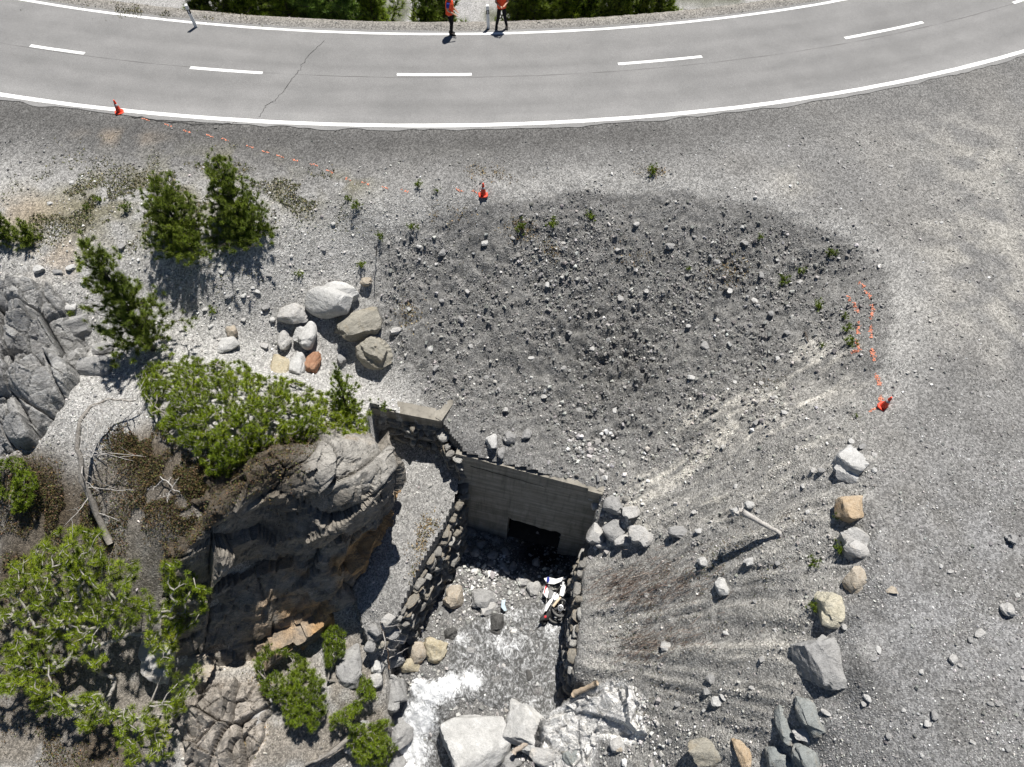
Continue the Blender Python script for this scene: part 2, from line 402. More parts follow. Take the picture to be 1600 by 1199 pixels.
IN_BED = inpoly(XX, YY, bed_poly); IN_LED = inpoly(XX, YY, ledge_poly) & ~IN_BED
# surface roughness by kind of ground
TH_RX, TH_RY = XX, YY
bowl_poly = np.array([P(*a)[:2] for a in [(575,345,-.6),(755,310,0),(900,292,0),(1060,290,0),(1210,318,0),(1320,365,-.1),(1395,420,-.1),(1400,500,-.1),(1370,600,-.3),(1150,740,-3.1),(960,765,-5.6),(830,738,-5.3),(720,690,-5),(600,590,-4.3),(560,470,-2.6)]])
BOWL = sstep(-0.7, 1.5, np.where(inpoly(XX, YY, bowl_poly), 1, -1) * distpoly(XX, YY, bowl_poly) + .35 * fbm(XX * .8, YY * .8, 0, 3, 77) - .15 * sstep(-2.2, -3.6, XX))
flank_poly = np.array([P(*a)[:2] for a in [(1370,600,-.3),(1360,690,-.4),(1345,800,-.7),(1330,900,-1),(1290,1000,-1.5),(1260,1100,-2.3),(1240,1230,-3.4),(1000,1230,-7.5),(905,1040,-8),(915,860,-7.2),(960,765,-5.6),(1150,740,-3.1)]])
FLANK = sstep(-0.5, 0.7, np.where(inpoly(XX, YY, flank_poly), 1, -1) * distpoly(XX, YY, flank_poly))
ROCK = {k: np.where(inpoly(XX, YY, p), 1, -1) * distpoly(XX, YY, p) for k, p in rock_w.items()}
OFFROAD = sstep(RW + 0.6, RW + 2.5, SS)
lum = fbm(XX * 2.4, YY * 2.4, 0, 4, 5); fine = fbm(XX * 6.5, YY * 6.5, 0, 3, 9); med = fbm(XX * 0.7, YY * 0.7, 0, 3, 3)
ridg = 1 - np.abs(fbm(XX * 3.2, YY * 3.2, 0.7, 3, 21))
_c0 = P(740, 985, -9.0); TH = np.arctan2(YY - _c0[1], XX - _c0[0]) + .035 * fbm(XX * .45, YY * .45, 0, 3, 36); RD = np.hypot(XX - _c0[0], YY - _c0[1])
rill_d = fbm(TH * 17 + .4 * med, RD * .30, 0, 4, 31); rill_f = fbm(TH * 70 + .5 * med, RD * .7, 2.0, 3, 33)      # gullies running down to the channel
DZ = OFFROAD * (0.05 * med + 0.022 * fine)
DZ += BOWL * (0.06 * lum + 0.085 * fine + 0.03 * ridg)
core = np.exp(-(((XX - P(960,560,-3.6)[0]) / 2.6) ** 2 + ((YY - P(960,560,-3.6)[1]) / 1.9) ** 2))
DZ += core * (0.12 * lum + 0.12 * fine + 0.12 * ridg - 0.05)
RILL = np.clip(FLANK + .6 * BOWL * sstep(1.0, 4.0, XX - P(1000,600,-4)[0]), 0, 1)
DZ += RILL * sstep(2.2, 5.5, RD) * (0.17 * rill_d + 0.11 * rill_f) + FLANK * (0.03 * lum + 0.03 * fine)
def blocks(px, py, dens, seed, T0, tv, off, gap, gw, ang, asp, warp=.12):
    """fractured rock: slabs between joints, each with its own height and tilt"""
    g = np.random.default_rng(seed); c, s_ = math.cos(ang), math.sin(ang); wx = warp * fbm(px * 1.1, py * 1.1, 0, 3, seed); wy = warp * fbm(px * 1.1, py * 1.1, 4, 3, seed + 1)
    X = ((px + wx) * c + (py + wy) * s_) * asp; Y = -(px + wx) * s_ + (py + wy) * c
    n = int(dens * (X.max() - X.min()) * (Y.max() - Y.min())) + 3; cx = g.uniform(X.min(), X.max(), n); cy = g.uniform(Y.min(), Y.max(), n); T = np.array(T0)[None] + g.normal(size=(n, 2)) * tv; O = g.uniform(-1, 1, n) * off
    f1 = np.full(px.shape, 9.0); f2 = f1.copy(); best = np.zeros(px.shape, int)
    for i in range(n):
        d = np.hypot(X - cx[i], Y - cy[i]); m1 = d < f1; f2 = np.where(m1, f1, np.minimum(f2, d)); f1 = np.where(m1, d, f1); best = np.where(m1, i, best)
    return O[best] + T[best, 0] * (X - cx[best]) + T[best, 1] * (Y - cy[best]) - gap * np.exp(-(f2 - f1) / gw)
for (u, v, z0) in [(1352,736,-.45),(1356,803,-.6),(1370,862,-.75),(1362,915,-.95),(1336,962,-1.2),(1345,1040,-1.6),(1288,1128,-2.4),(1335,1065,-1.7)]:
    p_ = P(u, v, z0); DZ += .30 * np.exp(-(((XX - p_[0]) / .40) ** 2 + ((YY - p_[1]) / .55) ** 2))      # gravel banked against the crest boulders
for k, d in ROCK.items(): DZ -= {'crag': .95, 'tower': .45, 'spur': .6, 'shelf': .6}[k] * sstep(0.05, 0.45, d)
ZZ = ZZ + DZ
ZL = ledge(XX, YY) + 0.05 * lum + 0.03 * fine; ZB = bed(XX, YY) + 0.10 * lum + 0.06 * fine
ZZ = np.where(IN_LED, ZL, ZZ); ZZ = np.where(IN_BED, ZB, ZZ)
def gz(x, y):
    x = np.asarray(x, float); y = np.asarray(y, float)
    i = np.clip(np.searchsorted(GX, x) - 1, 0, len(GX) - 2); j = np.clip(np.searchsorted(GY, y) - 1, 0, len(GY) - 2)
    fx = np.clip((x - GX[i]) / (GX[i+1] - GX[i]), 0, 1); fy = np.clip((y - GY[j]) / (GY[j+1] - GY[j]), 0, 1)
    return (ZZ[j, i] * (1-fx) + ZZ[j, i+1] * fx) * (1-fy) + (ZZ[j+1, i] * (1-fx) + ZZ[j+1, i+1] * fx) * fy
_T = np.linspace(13, 62, 330)
def PGV(u, v):                    # where sight lines through pixels meet the ground
    u = np.atleast_1d(np.asarray(u, float)); v = np.atleast_1d(np.asarray(v, float)); out = np.empty((len(u), 3))
    for i0 in range(0, len(u), 1500):
        U, W = u[i0:i0+1500], v[i0:i0+1500]; d = _r[None] * ((U - 800) / F)[:, None] + _u[None] * ((599.5 - W) / F)[:, None] + _f[None]
        q = CAM + d[:, None] * _T[None, :, None]; k = np.argmax(q[..., 2] < gz(q[..., 0], q[..., 1]), 1); a = _T[np.maximum(k - 1, 0)]; b = _T[k]
        for _ in range(14):
            m = (a + b) / 2; p = CAM + d * m[:, None]; lo = p[:, 2] < gz(p[:, 0], p[:, 1]); b = np.where(lo, m, b); a = np.where(lo, a, m)
        out[i0:i0+1500] = CAM + d * b[:, None]
    return out
def PG(u, v): return PGV(u, v)[0]
def gnormal(x, y, e=0.12):
    n = np.stack([-(gz(x + e, y) - gz(x - e, y)) / (2*e), -(gz(x, y + e) - gz(x, y - e)) / (2*e), np.ones(np.shape(x))], -1)
    return n / np.linalg.norm(n, axis=-1, keepdims=True)

# ground colour (albedo) by kind of ground
def blob(u, v, r, ry=None):
    p = PG(u, v); ry = ry or r
    return np.exp(-(((XX - p[0]) / r) ** 2 + ((YY - p[1]) / ry) ** 2))
CC = np.ones(XX.shape + (3,)) * np.array([0.178, 0.175, 0.170])
def tint(m, c, amt=1.0):
    global CC
    m = np.clip(m * amt, 0, 1)[..., None]; CC = CC * (1 - m) + np.array(c) * m
big = fbm(XX * 0.35, YY * 0.35, 0, 4, 71); mid = fbm(XX * 1.3, YY * 1.3, 0, 4, 72)
tint(sstep(0.0, 0.9, big), (0.215, 0.208, 0.196), 0.6)
br_ = blob(1480,1050,3.0,4.0) + blob(1560,900,3,3); tint(br_ * sstep(-.6, .4, mid), (0.215, 0.214, 0.214), .6)
left = sstep(-2.0, -4.5, XX) * sstep(RW + 2.0, RW + 5.2, SS)
tint(left, (0.36, 0.353, 0.338), 0.9)
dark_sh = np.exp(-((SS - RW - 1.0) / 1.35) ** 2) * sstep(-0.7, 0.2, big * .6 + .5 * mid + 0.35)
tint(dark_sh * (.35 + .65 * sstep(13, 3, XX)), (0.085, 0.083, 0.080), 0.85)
rimd = distpoly(XX, YY, bowl_poly[:9], False); tint(np.exp(-((rimd - .25) / .75) ** 2) * ~inpoly(XX, YY, bowl_poly), (0.33, 0.324, 0.31), .8)
tint(BOWL, (0.172, 0.169, 0.162), 0.9); tint(core, (0.105, 0.103, 0.098), 0.6)
tint(FLANK, (0.262, 0.255, 0.240), 0.9)
streak = sstep(-0.05, 0.55, rill_d * .6 + rill_f * .7)
STK = np.zeros(XX.shape)
for a in [(1150,690,1.8,.9),(1050,740,1.8,.7),(1250,620,1.4,.8),(1000,790,1.1,.6),(980,830,.9,.6),(1200,720,1.5,.7),(1100,800,1.4,.6),(1000,880,1.0,.5),(1080,1000,1.6,1.0),(1180,1000,1.4,1.0),(1000,1050,.9,.6),(1260,560,1.0,.8),(1120,640,1.4,.7)]: STK = np.maximum(STK, blob(*a) * (1 if a[1] < 850 else .6))
DMP = sstep(1.8, 4.6, RD); tint(STK * DMP * sstep(-.9, .3, mid), (0.315, 0.302, 0.276), .6); tint(np.maximum(STK, .35 * FLANK) * streak * DMP, (0.46, 0.438, 0.392), 1.0); tint(DMP * np.maximum(STK, FLANK * .7) * sstep(.05, .6, -rill_f * .7 - rill_d * .5), (0.18, 0.175, 0.165), .4)
for a in [(1550,480,2.2),(1530,250,2.5),(1590,380,2.2),(1240,285,.9),(1500,380,1.5)]: tint(blob(*a) * sstep(-0.5, 0.5, mid), (0.30, 0.288, 0.262), 0.75)
for a in [(1010,905,.8,.4),(1030,1000,.8,.4)]: tint(blob(*a) * sstep(0.0, 0.6, mid + streak * .5 - .2), (0.13, 0.125, 0.112), 0.6)
for a in [(200,300,2.2,1.4),(130,330,2.0,1.2),(470,305,1.6,.8),(280,320,1.6,1.0),(60,350,1.6,1.1),(360,260,1.6,.8),(540,290,1.0,.5)]: tint(blob(*a) * sstep(-0.4, 0.4, mid), (0.145, 0.135, 0.088), 0.8)
for a in [(190,215,1.3,.35),(90,400,1.2,.8),(40,330,1.2,.8)]: tint(blob(*a) * sstep(-0.3, 0.4, mid), (0.30, 0.24, 0.18), 0.6)
soil_poly = np.array([_pg0(u, v)[:2] for u, v in [(-60,690),(60,700),(110,740),(180,690),(230,650),(300,690),(360,740),(340,800),(290,850),(255,960),(300,1060),(280,1215),(-60,1215)]])
SOIL = sstep(-.2, .6, np.where(inpoly(XX, YY, soil_poly), 1, -1) * distpoly(XX, YY, soil_poly)); tint(SOIL * sstep(-.9, .1, mid + .15), (0.15, 0.128, 0.10), .75)
low_poly = np.array([_pg0(u, v)[:2] for u, v in [(300,1050),(400,1040),(480,1000),(550,960),(590,1010),(615,1060),(615,1215),(290,1215)]])
LOW = sstep(-.2, .5, np.where(inpoly(XX, YY, low_poly), 1, -1) * distpoly(XX, YY, low_poly)); tint(LOW * sstep(-.9, .2, mid), (0.19, 0.168, 0.14), .85)
for a in [(90,800,1.3,1.0),(60,740,1.0,.7),(240,720,1.2,.9),(300,760,.9,.7),(20,900,1.4,1.2),(60,1050,1.4,1.2),(150,1180,1.6,1)]: tint(blob(*a), (0.075, 0.056, 0.036), 0.9)
tint(sstep(0.2, 2.2, -SS) * sstep(-0.3, .5, mid), (0.16, 0.145, 0.11), 0.6)
tint(np.exp(-((SS + 1.0) / 0.7) ** 2), (0.27, 0.25, 0.22), 0.7)
tint(sstep(2.0, 4.0, -SS), (0.33, 0.325, 0.32), 0.8)
tint(sstep(3.0, 6.0, -SS) * sstep(0.0, 0.5, big) , (0.07, 0.075, 0.04), 0.8)
tint(IN_LED * 1.0, (0.25, 0.245, 0.235)); tint(IN_BED * 1.0, (0.165, 0.162, 0.157)); tint(IN_BED * blob(850,868,1.25,.75), (0.022, 0.022, 0.024), 1.4)  # last tint paints the headwall's shade into the bed colour below the opening
for k, d in ROCK.items():
    tint(sstep(-0.1, 0.2, d), {'crag': (0.36, 0.355, 0.345), 'tower': (0.32, 0.295, 0.255), 'spur': (0.36, 0.325, 0.285), 'shelf': (0.72, 0.71, 0.69)}[k])
for a in [(430,890,.7,.5),(500,850,.8,.5),(560,800,.5,.4),(520,930,.7,.5),(330,1000,.5,.5)]: tint(blob(*a) * sstep(-0.3, 0.4, mid), (0.30, 0.20, 0.105), 0.6)
for a in [(470,705,.8,.4),(540,720,.7,.4)]: tint(blob(*a) * sstep(-0.3, 0.5, mid), (0.33, 0.25, 0.15), 0.5)
CC *= (1 + 0.10 * mid + 0.07 * fine)[..., None]

# ground shader: pebbles down to the grain
def ground_mat(name, peb=1.0, bumpk=1.0):
    b = NB(name); co = b.coord('Object', 1.0); a = b.attr('Col')
    vn = b.n('ShaderNodeTexVoronoi'); b.l(co, vn.inputs['Vector']); vn.inputs['Scale'].default_value = 22 * peb
    bw = b.n('ShaderNodeRGBToBW'); b.l(vn.outputs['Color'], bw.inputs[0])
    k1 = b.ramp(bw.outputs[0], [(0.22, 0.5), (0.5, 1.0), (0.8, 1.7)])
    c = b.mix(0.7, a.outputs['Color'], k1, 'MULTIPLY')
    nz = b.noise(co, 7.0, 4, 0.75)
    c = b.mix(1.0, c, b.ramp(nz, [(0.33, 0.78), (0.55, 1.03), (0.7, 1.12)]), 'MULTIPLY')
    h = b.math('ADD', b.math('MULTIPLY', nz, 0.07), b.math('MULTIPLY', vn.outputs['Distance'], -0.022))
    return b.fin(c, 0.92, b.bump(h, 0.8 * bumpk, 1.0), 0.15)
def bedrock_mat(name):
    b = NB(name); co = b.coord('Object', 1.0); a = b.attr('Col')
    n1 = b.noise(co, 1.9, 8, 0.74, 0.4); n3 = b.noise(b.coord('Object', (1.0, 1.6, 6)), 1.6, 5, 0.65, 0.8); n4 = b.noise(co, 24, 4, 0.7)
    c = b.mix(1.0, a.outputs['Color'], b.ramp(n1, [(0.33, 0.55), (0.55, 1.0), (0.68, 1.3)]), 'MULTIPLY'); c = b.mix(1.0, c, b.ramp(n4, [(0.3, 0.72), (0.7, 1.22)]), 'MULTIPLY')
    c = b.mix(b.ramp(n3, [(0.5, 0.0), (0.62, 0.45)]), c, (0.12, 0.115, 0.105))
    cr = b.noise(b.coord('Object', (0.8, 1.3, 1.8)), 1.2, 3, 0.5, 1.2); c = b.mix(b.ramp(cr, [(0.488, 0.0), (0.5, 0.6), (0.512, 0.0)]), c, (0.06, 0.056, 0.05))
    h = b.math('ADD', b.math('MULTIPLY', n1, 0.16), b.math('ADD', b.math('MULTIPLY', n3, 0.07), b.math('MULTIPLY', n4, 0.03)))
    return b.fin(c, 0.9, b.bump(h, 0.8, 1.0), 0.15)
MG = ground_mat('gravel_ground'); MR = bedrock_mat('bedrock')
# split the sheet into hillside, outcrops, ledge and stream bed
nY, nX = XX.shape
idx = np.arange(nY * nX).reshape(nY, nX)
quads = np.stack([idx[:-1, :-1], idx[:-1, 1:], idx[1:, 1:], idx[1:, :-1]], -1).reshape(-1, 4)
reg = np.zeros((nY, nX), int)
reg[IN_LED] = 1; reg[IN_BED] = 2
rq = reg.ravel()[quads]
qreg = rq.max(1); qreg = np.where((rq == 2).all(1), 2, np.where((rq == 2).any(1), -1, qreg))   # the step into the channel belongs to the hillside
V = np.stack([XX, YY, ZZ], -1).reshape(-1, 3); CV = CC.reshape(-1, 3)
qc = V[quads].mean(1)
# the steps hidden behind the head wall are left open for the culvert
behind = (qreg == -1) & (qc[:, 1] > HWY - 0.7) & (qc[:, 0] > HWL[0] - .3) & (qc[:, 0] < HWR[0] + .3)
qreg[qreg == -1] = 0
sm_road = (ring(qc[:, 0], qc[:, 1]) > 0.25) & (ring(qc[:, 0], qc[:, 1]) < RW - 0.1) & False
def sub_sheet(name, mask, mat):
    f = quads[mask]; used = np.unique(f); mp = np.full(len(V), -1); mp[used] = np.arange(len(used))
    me = np_mesh(name, V[used], mp[f], True, CV[used]); o = link(name, me, None, mat); return o
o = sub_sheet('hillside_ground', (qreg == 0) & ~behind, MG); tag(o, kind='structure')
o = sub_sheet('ledge_ground', qreg == 1, MG); tag(o, kind='structure')
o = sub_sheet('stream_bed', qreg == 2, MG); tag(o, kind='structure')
def rock_patch(name, key, label, step, lev, lift, seed):
    """bedrock surface: dipping slabs split by joints, on a fine grid of its own"""
    pw = rock_w[key]; x0, y0 = pw.min(0) - .3; x1, y1 = pw.max(0) + .3; x0 = max(x0, -19.5); gx_, gy_ = np.arange(x0, x1, step), np.arange(y0, y1, step); X, Y = np.meshgrid(gx_, gy_)
    d = np.where(inpoly(X, Y, pw), 1, -1) * distpoly(X, Y, pw) + .22 * fbm(X * 2.0, Y * 2.0, 0, 4, seed); z = hill(X, Y) + lift + (.16 * fbm(X * 1.1, Y * 1.1, 0, 3, seed + 9) if key == 'spur' else 0); col = np.ones(X.shape + (3,)) * cell0(CC, X, Y)
    for q, l in enumerate(lev): z = z + blocks(X, Y, l[0], seed + q, *l[1:])
    z = z +   .04 * fbm(X * 3, Y * 3, 0, 4, seed) + .02 * fbm(X * 9, Y * 9, 0, 3, seed + 3) - .8 * (1 - sstep(-.12, .22, d))
    ii = np.arange(X.size).reshape(X.shape); q = np.stack([ii[:-1, :-1], ii[:-1, 1:], ii[1:, 1:], ii[1:, :-1]], -1).reshape(-1, 4); q = q[(d.ravel()[q] > -.14).all(1)]; u_ = np.unique(q); mp = np.full(X.size, -1); mp[u_] = np.arange(len(u_))
    me = np_mesh(name, np.stack([X, Y, z], -1).reshape(-1, 3)[u_], mp[q], False, col.reshape(-1, 3)[u_]); o = link(name, me, None, MR); tag(o, label, 'rock outcrop'); return o
def cell0(A, x, y):
    i = np.clip(np.searchsorted(GX, x) - 1, 0, len(GX) - 1); j = np.clip(np.searchsorted(GY, y) - 1, 0, len(GY) - 1); return A[j, i]
CRAG = rock_patch('rock_crag', 'crag', 'grey fissured bedrock crag on the slope at the left edge', .035, [(.32, (.10, .22), .20, .30, .42, .05, .5, 1.3, .03), (1.5, (.04, .10), .18, .12, .16, .03, .3, 1.2, .02), (7.0, (.0, .05), .16, .03, .04, .015, .5, 1.2, .01)], .28, 3)
SPUR = rock_patch('rock_spur', 'spur', 'low tan rock spur below the dark cliff, near bottom edge', .035, [(.5, (.2, .2), .25, .25, .35, .05, -.5, 1.3, .03), (2.2, (.1, .1), .22, .08, .12, .025, -.3, 1.2, .02), (9.0, (.0, .05), .2, .03, .04, .015, .5, 1.2, .01)], .15, 5)
SHELF = rock_patch('rock_shelf', 'shelf', 'pale bedrock shelf sloping down to the stream pool', .035, [(.5, (-.12, .15), .20, .16, .05, .05, .7, 1.2, .03), (2.5, (-.05, .1), .22, .05, .02, .02, .4, 1.2, .02), (12.0, (.0, .05), .22, .02, .01, .015, .5, 1.2, .01)], .05, 6)
# the rock tower: a lofted, overhanging rock body
TK = [(590,690,-4.9),(600,700,-4.0),(565,688,-3.6),(510,688,-3.0),(455,690,-2.8),(400,705,-2.9),(345,745,-3.1),(290,805,-3.6),(255,845,-4.4)]
TT = [(600,706,-3.2),(608,716,-2.7),(580,700,-2.5),(520,698,-1.8),(460,700,-1.5),(405,718,-1.6),(350,760,-1.9),(298,820,-3.0),(262,868,-3.9)]
TE = [(611,722,-2.9),(612,748,-2.95),(588,768,-2.9),(525,770,-2.3),(468,750,-1.8),(405,760,-1.8),(345,810,-2.2),(290,860,-3.1),(256,900,-4.5)]
TM = [(613,742,-4.6),(610,780,-4.9),(592,815,-5.4),(545,860,-5.4),(480,875,-5.3),(400,890,-5.2),(335,925,-5.5),(288,945,-5.8),(255,950,-5.9)]
TB = [(610,762,-6.7),(606,800,-6.95),(586,852,-7.5),(549,932,-8.3),(481,988,-9.0),(401,1033,-9.1),(331,1048,-8.7),(288,1035,-7.8),(250,1000,-6.9)]
def spl(pts, n):
    pts = np.asarray(pts, float); m = len(pts); t = np.linspace(0, m - 1.0001, n); i = t.astype(int); f = (t - i)[:, None]; p0 = pts[np.maximum(i - 1, 0)]; p1 = pts[i]; p2 = pts[i + 1]; p3 = pts[np.minimum(i + 2, m - 1)]
    return .5 * (2 * p1 + (p2 - p0) * f + (2 * p0 - 5 * p1 + 4 * p2 - p3) * f ** 2 + (3 * p1 - p0 - 3 * p2 + p3) * f ** 3)
def loft(rows, nc, nr):
    Rr = [spl(r, nc) for r in rows]; G = np.stack(Rr, 0); return np.stack([spl(G[:, j], nr) for j in range(nc)], 1)
def facet3(Pt, dens, seed, k, off, gap, gw, stretch):
    g = np.random.default_rng(seed); Q = Pt @ np.array(stretch).T; lo, hi = Q.reshape(-1, 3).min(0), Q.reshape(-1, 3).max(0); n = int(dens * np.prod(hi - lo)) + 4; c = g.uniform(lo, hi, (n, 3)); T = g.normal(size=(n, 3)) * k; O = g.uniform(-1, 1, n) * off
    sh = Q.shape[:2]; q = Q.reshape(-1, 3); f1 = np.full(len(q), 9.); f2 = f1.copy(); b_ = np.zeros(len(q), int)
    for i in range(n):
        d = np.linalg.norm(q - c[i], axis=1); m1 = d < f1; f2 = np.where(m1, f1, np.minimum(f2, d)); f1 = np.where(m1, d, f1); b_ = np.where(m1, i, b_)
    return (O[b_] + ((q - c[b_]) * T[b_]).sum(1) - gap * np.exp(-(f2 - f1) / gw)).reshape(sh)
G_ = loft([px3(TK), px3(TT), px3(TE), px3(TM), px3(TB), px3(TB) + np.array([0, 0, -.7])], 210, 170)
du = np.gradient(G_, axis=1); dv = np.gradient(G_, axis=0); nrm = np.cross(du, dv); nrm /= np.linalg.norm(nrm, axis=2, keepdims=True)
if nrm[len(nrm) // 2, :, 1].mean() > 0: nrm = -nrm
_dip = np.array([[.8, .5, .33], [-.45, .85, -.25], [-.45, .1, .9]]); stc = np.diag([.75, .9, 1.25]) @ _dip
w_ = .012 * np.stack([fbm(G_[..., 0] * 1.3, G_[..., 1] * 1.3, G_[..., 2] * 1.3, 3, q) for q in (1, 2, 3)], -1)
D3 = facet3(G_ + w_, .28, 5, .20, .18, .20, .03, stc) + facet3(G_ + w_, 1.6, 6, .11, .035, .05, .02, stc) + facet3(G_ + w_, 16., 7, .12, .01, .015, .012, stc) + .02 * fbm(G_[..., 0] * 2.2, G_[..., 1] * 2.2, G_[..., 2] * 2.2, 5, 8) + .018 * fbm(G_[..., 0] * 8, G_[..., 1] * 8, G_[..., 2] * 8, 3, 9)
G_ = G_ + nrm * (D3 + .05)[..., None]
tc_ = np.ones(G_.shape) * np.array([.275, .25, .215]); nn_ = fbm(G_[..., 0] * .8, G_[..., 1] * .8 , G_[..., 2] * .8, 4, 12)
low_ = sstep(-3.8, -5.6, G_[..., 2]) * sstep(-9.8, -6.2, G_[..., 0]); tc_ = tc_ + (np.array([.46, .29, .14]) - tc_) * (low_ * sstep(-.3, .35, nn_))[..., None] * .95
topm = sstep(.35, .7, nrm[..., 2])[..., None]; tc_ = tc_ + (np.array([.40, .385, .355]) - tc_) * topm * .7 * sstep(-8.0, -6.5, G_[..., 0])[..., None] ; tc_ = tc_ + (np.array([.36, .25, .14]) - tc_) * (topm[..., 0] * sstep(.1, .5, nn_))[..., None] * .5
SOILT = np.clip(sstep(.15, .55, nrm[..., 2]) * sstep(-5.6, -7.0, G_[..., 0] + .5 * nn_) * sstep(-5.0, -3.9, G_[..., 2]), 0, 1); tc_ = tc_ + (np.array([.085, .066, .045]) - tc_) * SOILT[..., None] * .92
ii = np.arange(210 * 170).reshape(170, 210); q = np.stack([ii[:-1, :-1], ii[:-1, 1:], ii[1:, 1:], ii[1:, :-1]], -1).reshape(-1, 4)
me = np_mesh('rock_tower', G_.reshape(-1, 3), q, False, np.clip(tc_, .02, .7).reshape(-1, 3))
TOWER = link('rock_tower', me, None, MR); tag(TOWER, 'tall rock outcrop with dark rust-stained face below the pine shrub', 'rock outcrop')
# ------------------------------------------------------------------ road
def asphalt():
    b = NB('asphalt'); co = b.coord('Object', 1.0)
    at = b.attr('Col')
    n = b.noise(co, 90, 4, 0.7); big_ = b.noise(co, 0.5, 5, 0.6); v = b.voro(co, 60, 'Color'); bw = b.n('ShaderNodeRGBToBW'); b.l(v, bw.inputs[0])
    c = b.mix(b.ramp(big_, [(0.35, 0.0), (0.65, 1.0)]), (0.186, 0.184, 0.181), (0.220, 0.217, 0.213))
    c = b.mix(1.0, c, at.outputs['Color'], 'MULTIPLY')
    c = b.mix(0.5, c, b.ramp(bw.outputs[0], [(0.2, 0.65), (0.55, 1.0), (0.85, 1.35)]), 'MULTIPLY')
    nm = b.bump(n, 0.4, 0.006); return b.fin(c, 0.85, nm, 0.25)
def strip(name, s0, s1, a0, a1, z, mat, parent=None, n=None, jit0=0.0, jit1=0.0, cols=2, seed=0, tone=None):
    n = n or max(2, int(abs(a1 - a0) * R2 / 0.5)); V = []; C = []
    for i in range(n + 1):
        a = a0 + (a1 - a0) * i / n; x = a * R2
        j0 = jit0 * float(fbm(x * 1.3, seed, 0, 4, 5)); j1 = jit1 * float(fbm(x * 1.3, seed + 9, 0, 4, 6))
        for c in range(cols):
            t = c / (cols - 1); s = (s0 + j0) * (1 - t) + (s1 + j1) * t
            p = on_ring(s, a); p[2] = z; V.append(p); C.append(tone(s, a) if tone else 1.0)
    Fc = [(i * cols + c, i * cols + c + 1, (i + 1) * cols + c + 1, (i + 1) * cols + c) for i in range(n) for c in range(cols - 1)]
    V = np.array(V); me = np_mesh(name, V, np.array(Fc)[:, ::-1], True, np.array(C)[:, None] * np.ones((1, 3)))
    if me.polygons[0].normal.z < 0: me.flip_normals()
    return link(name, me, parent, mat)
A0, A1 = -0.62, 0.62
def wear(s, a):
    t = s / RW; w_ = 1.0 - 0.10 * (math.exp(-((t - .22) / .05) ** 2) + math.exp(-((t - .40) / .05) ** 2) + math.exp(-((t - .62) / .05) ** 2) + math.exp(-((t - .8) / .05) ** 2))
    return w_ * (1 + 0.04 * float(vnoise(s * 3, a * 20, 0, 4)) + .05 * float(vnoise(s * .5, a * 14, 0, 5)) + .04 * float(vnoise(s * 7, a * 90, 0, 6))) * (1.10 if t > .9 else 1)
MA = asphalt()
road = strip('road', -0.28, RW + 0.30, A0, A1, 0.0, MA, None, 400, 0.04, 0.10, 28, 1, wear); tag(road, kind='structure')
def linepaint():
    b = NB('line_paint'); co = b.coord('Object', 1.0)
    n = b.noise(co, 22, 5, 0.7); c = b.mix(b.ramp(n, [(0.36, 0.55), (0.46, 0.0)]), (0.80, 0.80, 0.78), (0.45, 0.44, 0.43)); return b.fin(c, 0.7, None, 0.3)
ML = linepaint()
strip('edge_line', RW - 0.11, RW + 0.11, A0, A1, 0.006, ML, road, 400, 0.012, 0.012, 2, 3)
strip('edge_line', -0.085, 0.085, A0, A1, 0.006, ML, road, 400, 0.01, 0.01, 2, 4)
for (ua, va, ub, vb) in [(48,71,131,85),(297,106,410,115),(620,118,737,116),(966,101,1097,89),(1318,58,1446,38)]:
    a, b_ = ang_at(ua, va), ang_at(ub, vb); pm = P((ua+ub)/2, (va+vb)/2, 0); sc_ = float(ring(pm[0], pm[1]))
    strip('centre_dash', sc_ - 0.09, sc_ + 0.09, a, b_, 0.006, ML, road, 12, 0.006, 0.006, 2, 5)
step_a = ang_at(678,117) - ang_at(353,110)
for k, a in ((-1, ang_at(90,78) - step_a), (1, ang_at(1382,48) + step_a)):
    strip('centre_dash', RW / 2 - 0.09, RW / 2 + 0.09, a - .014, a + .014, 0.006, ML, road, 12, 0.006, 0.006, 2, 5)
MCR = plain('crack_tar', (0.045, 0.044, 0.043), 0.8, 0.2)
strip('seam', RW * 0.505 - 0.012, RW * 0.505 + 0.012, A0, A1, 0.003, plain('seam_dark', (0.13, 0.127, 0.124), 0.9, 0.2), road, 400, 0.02, 0.02, 2, 11)
def crack(pts, wid, seed, z=0.004):
    g = np.random.default_rng(seed); Q = []
    for i in range(len(pts) - 1):
        a, b_ = pts[i], pts[i + 1]
        for k in range(8): Q.append(a + (b_ - a) * (k / 8) + np.append(g.normal(size=2) * 0.035, 0))
    Q.append(pts[-1]); Q = np.array(Q); V = []; Fc = []
    for i, q in enumerate(Q):
        t = Q[min(i+1, len(Q)-1)] - Q[max(i-1, 0)]; nrm = np.array([-t[1], t[0], 0]); nrm /= np.linalg.norm(nrm) + 1e-9
        ww = wid * g.uniform(.4, 1.2); V += [q + nrm * ww + (0, 0, z), q - nrm * ww + (0, 0, z)]
    for i in range(len(Q) - 1): Fc.append((2*i, 2*i+1, 2*i+3, 2*i+2))
    me = py_mesh('crack', V, Fc)
    if me.polygons[0].normal.z < 0: me.flip_normals()
    return link('crack', me, road, MCR)
crack([P(506,64,0), P(480,90,0), P(466,112,0), P(448,135,0), P(430,158,0), P(418,163,0), P(404,183,0)], 0.016, 1)
crack([P(205,181,0), P(260,190,0), P(320,195,0), P(360,194,0), P(375,188,0), P(420,190,0)], 0.025, 2)
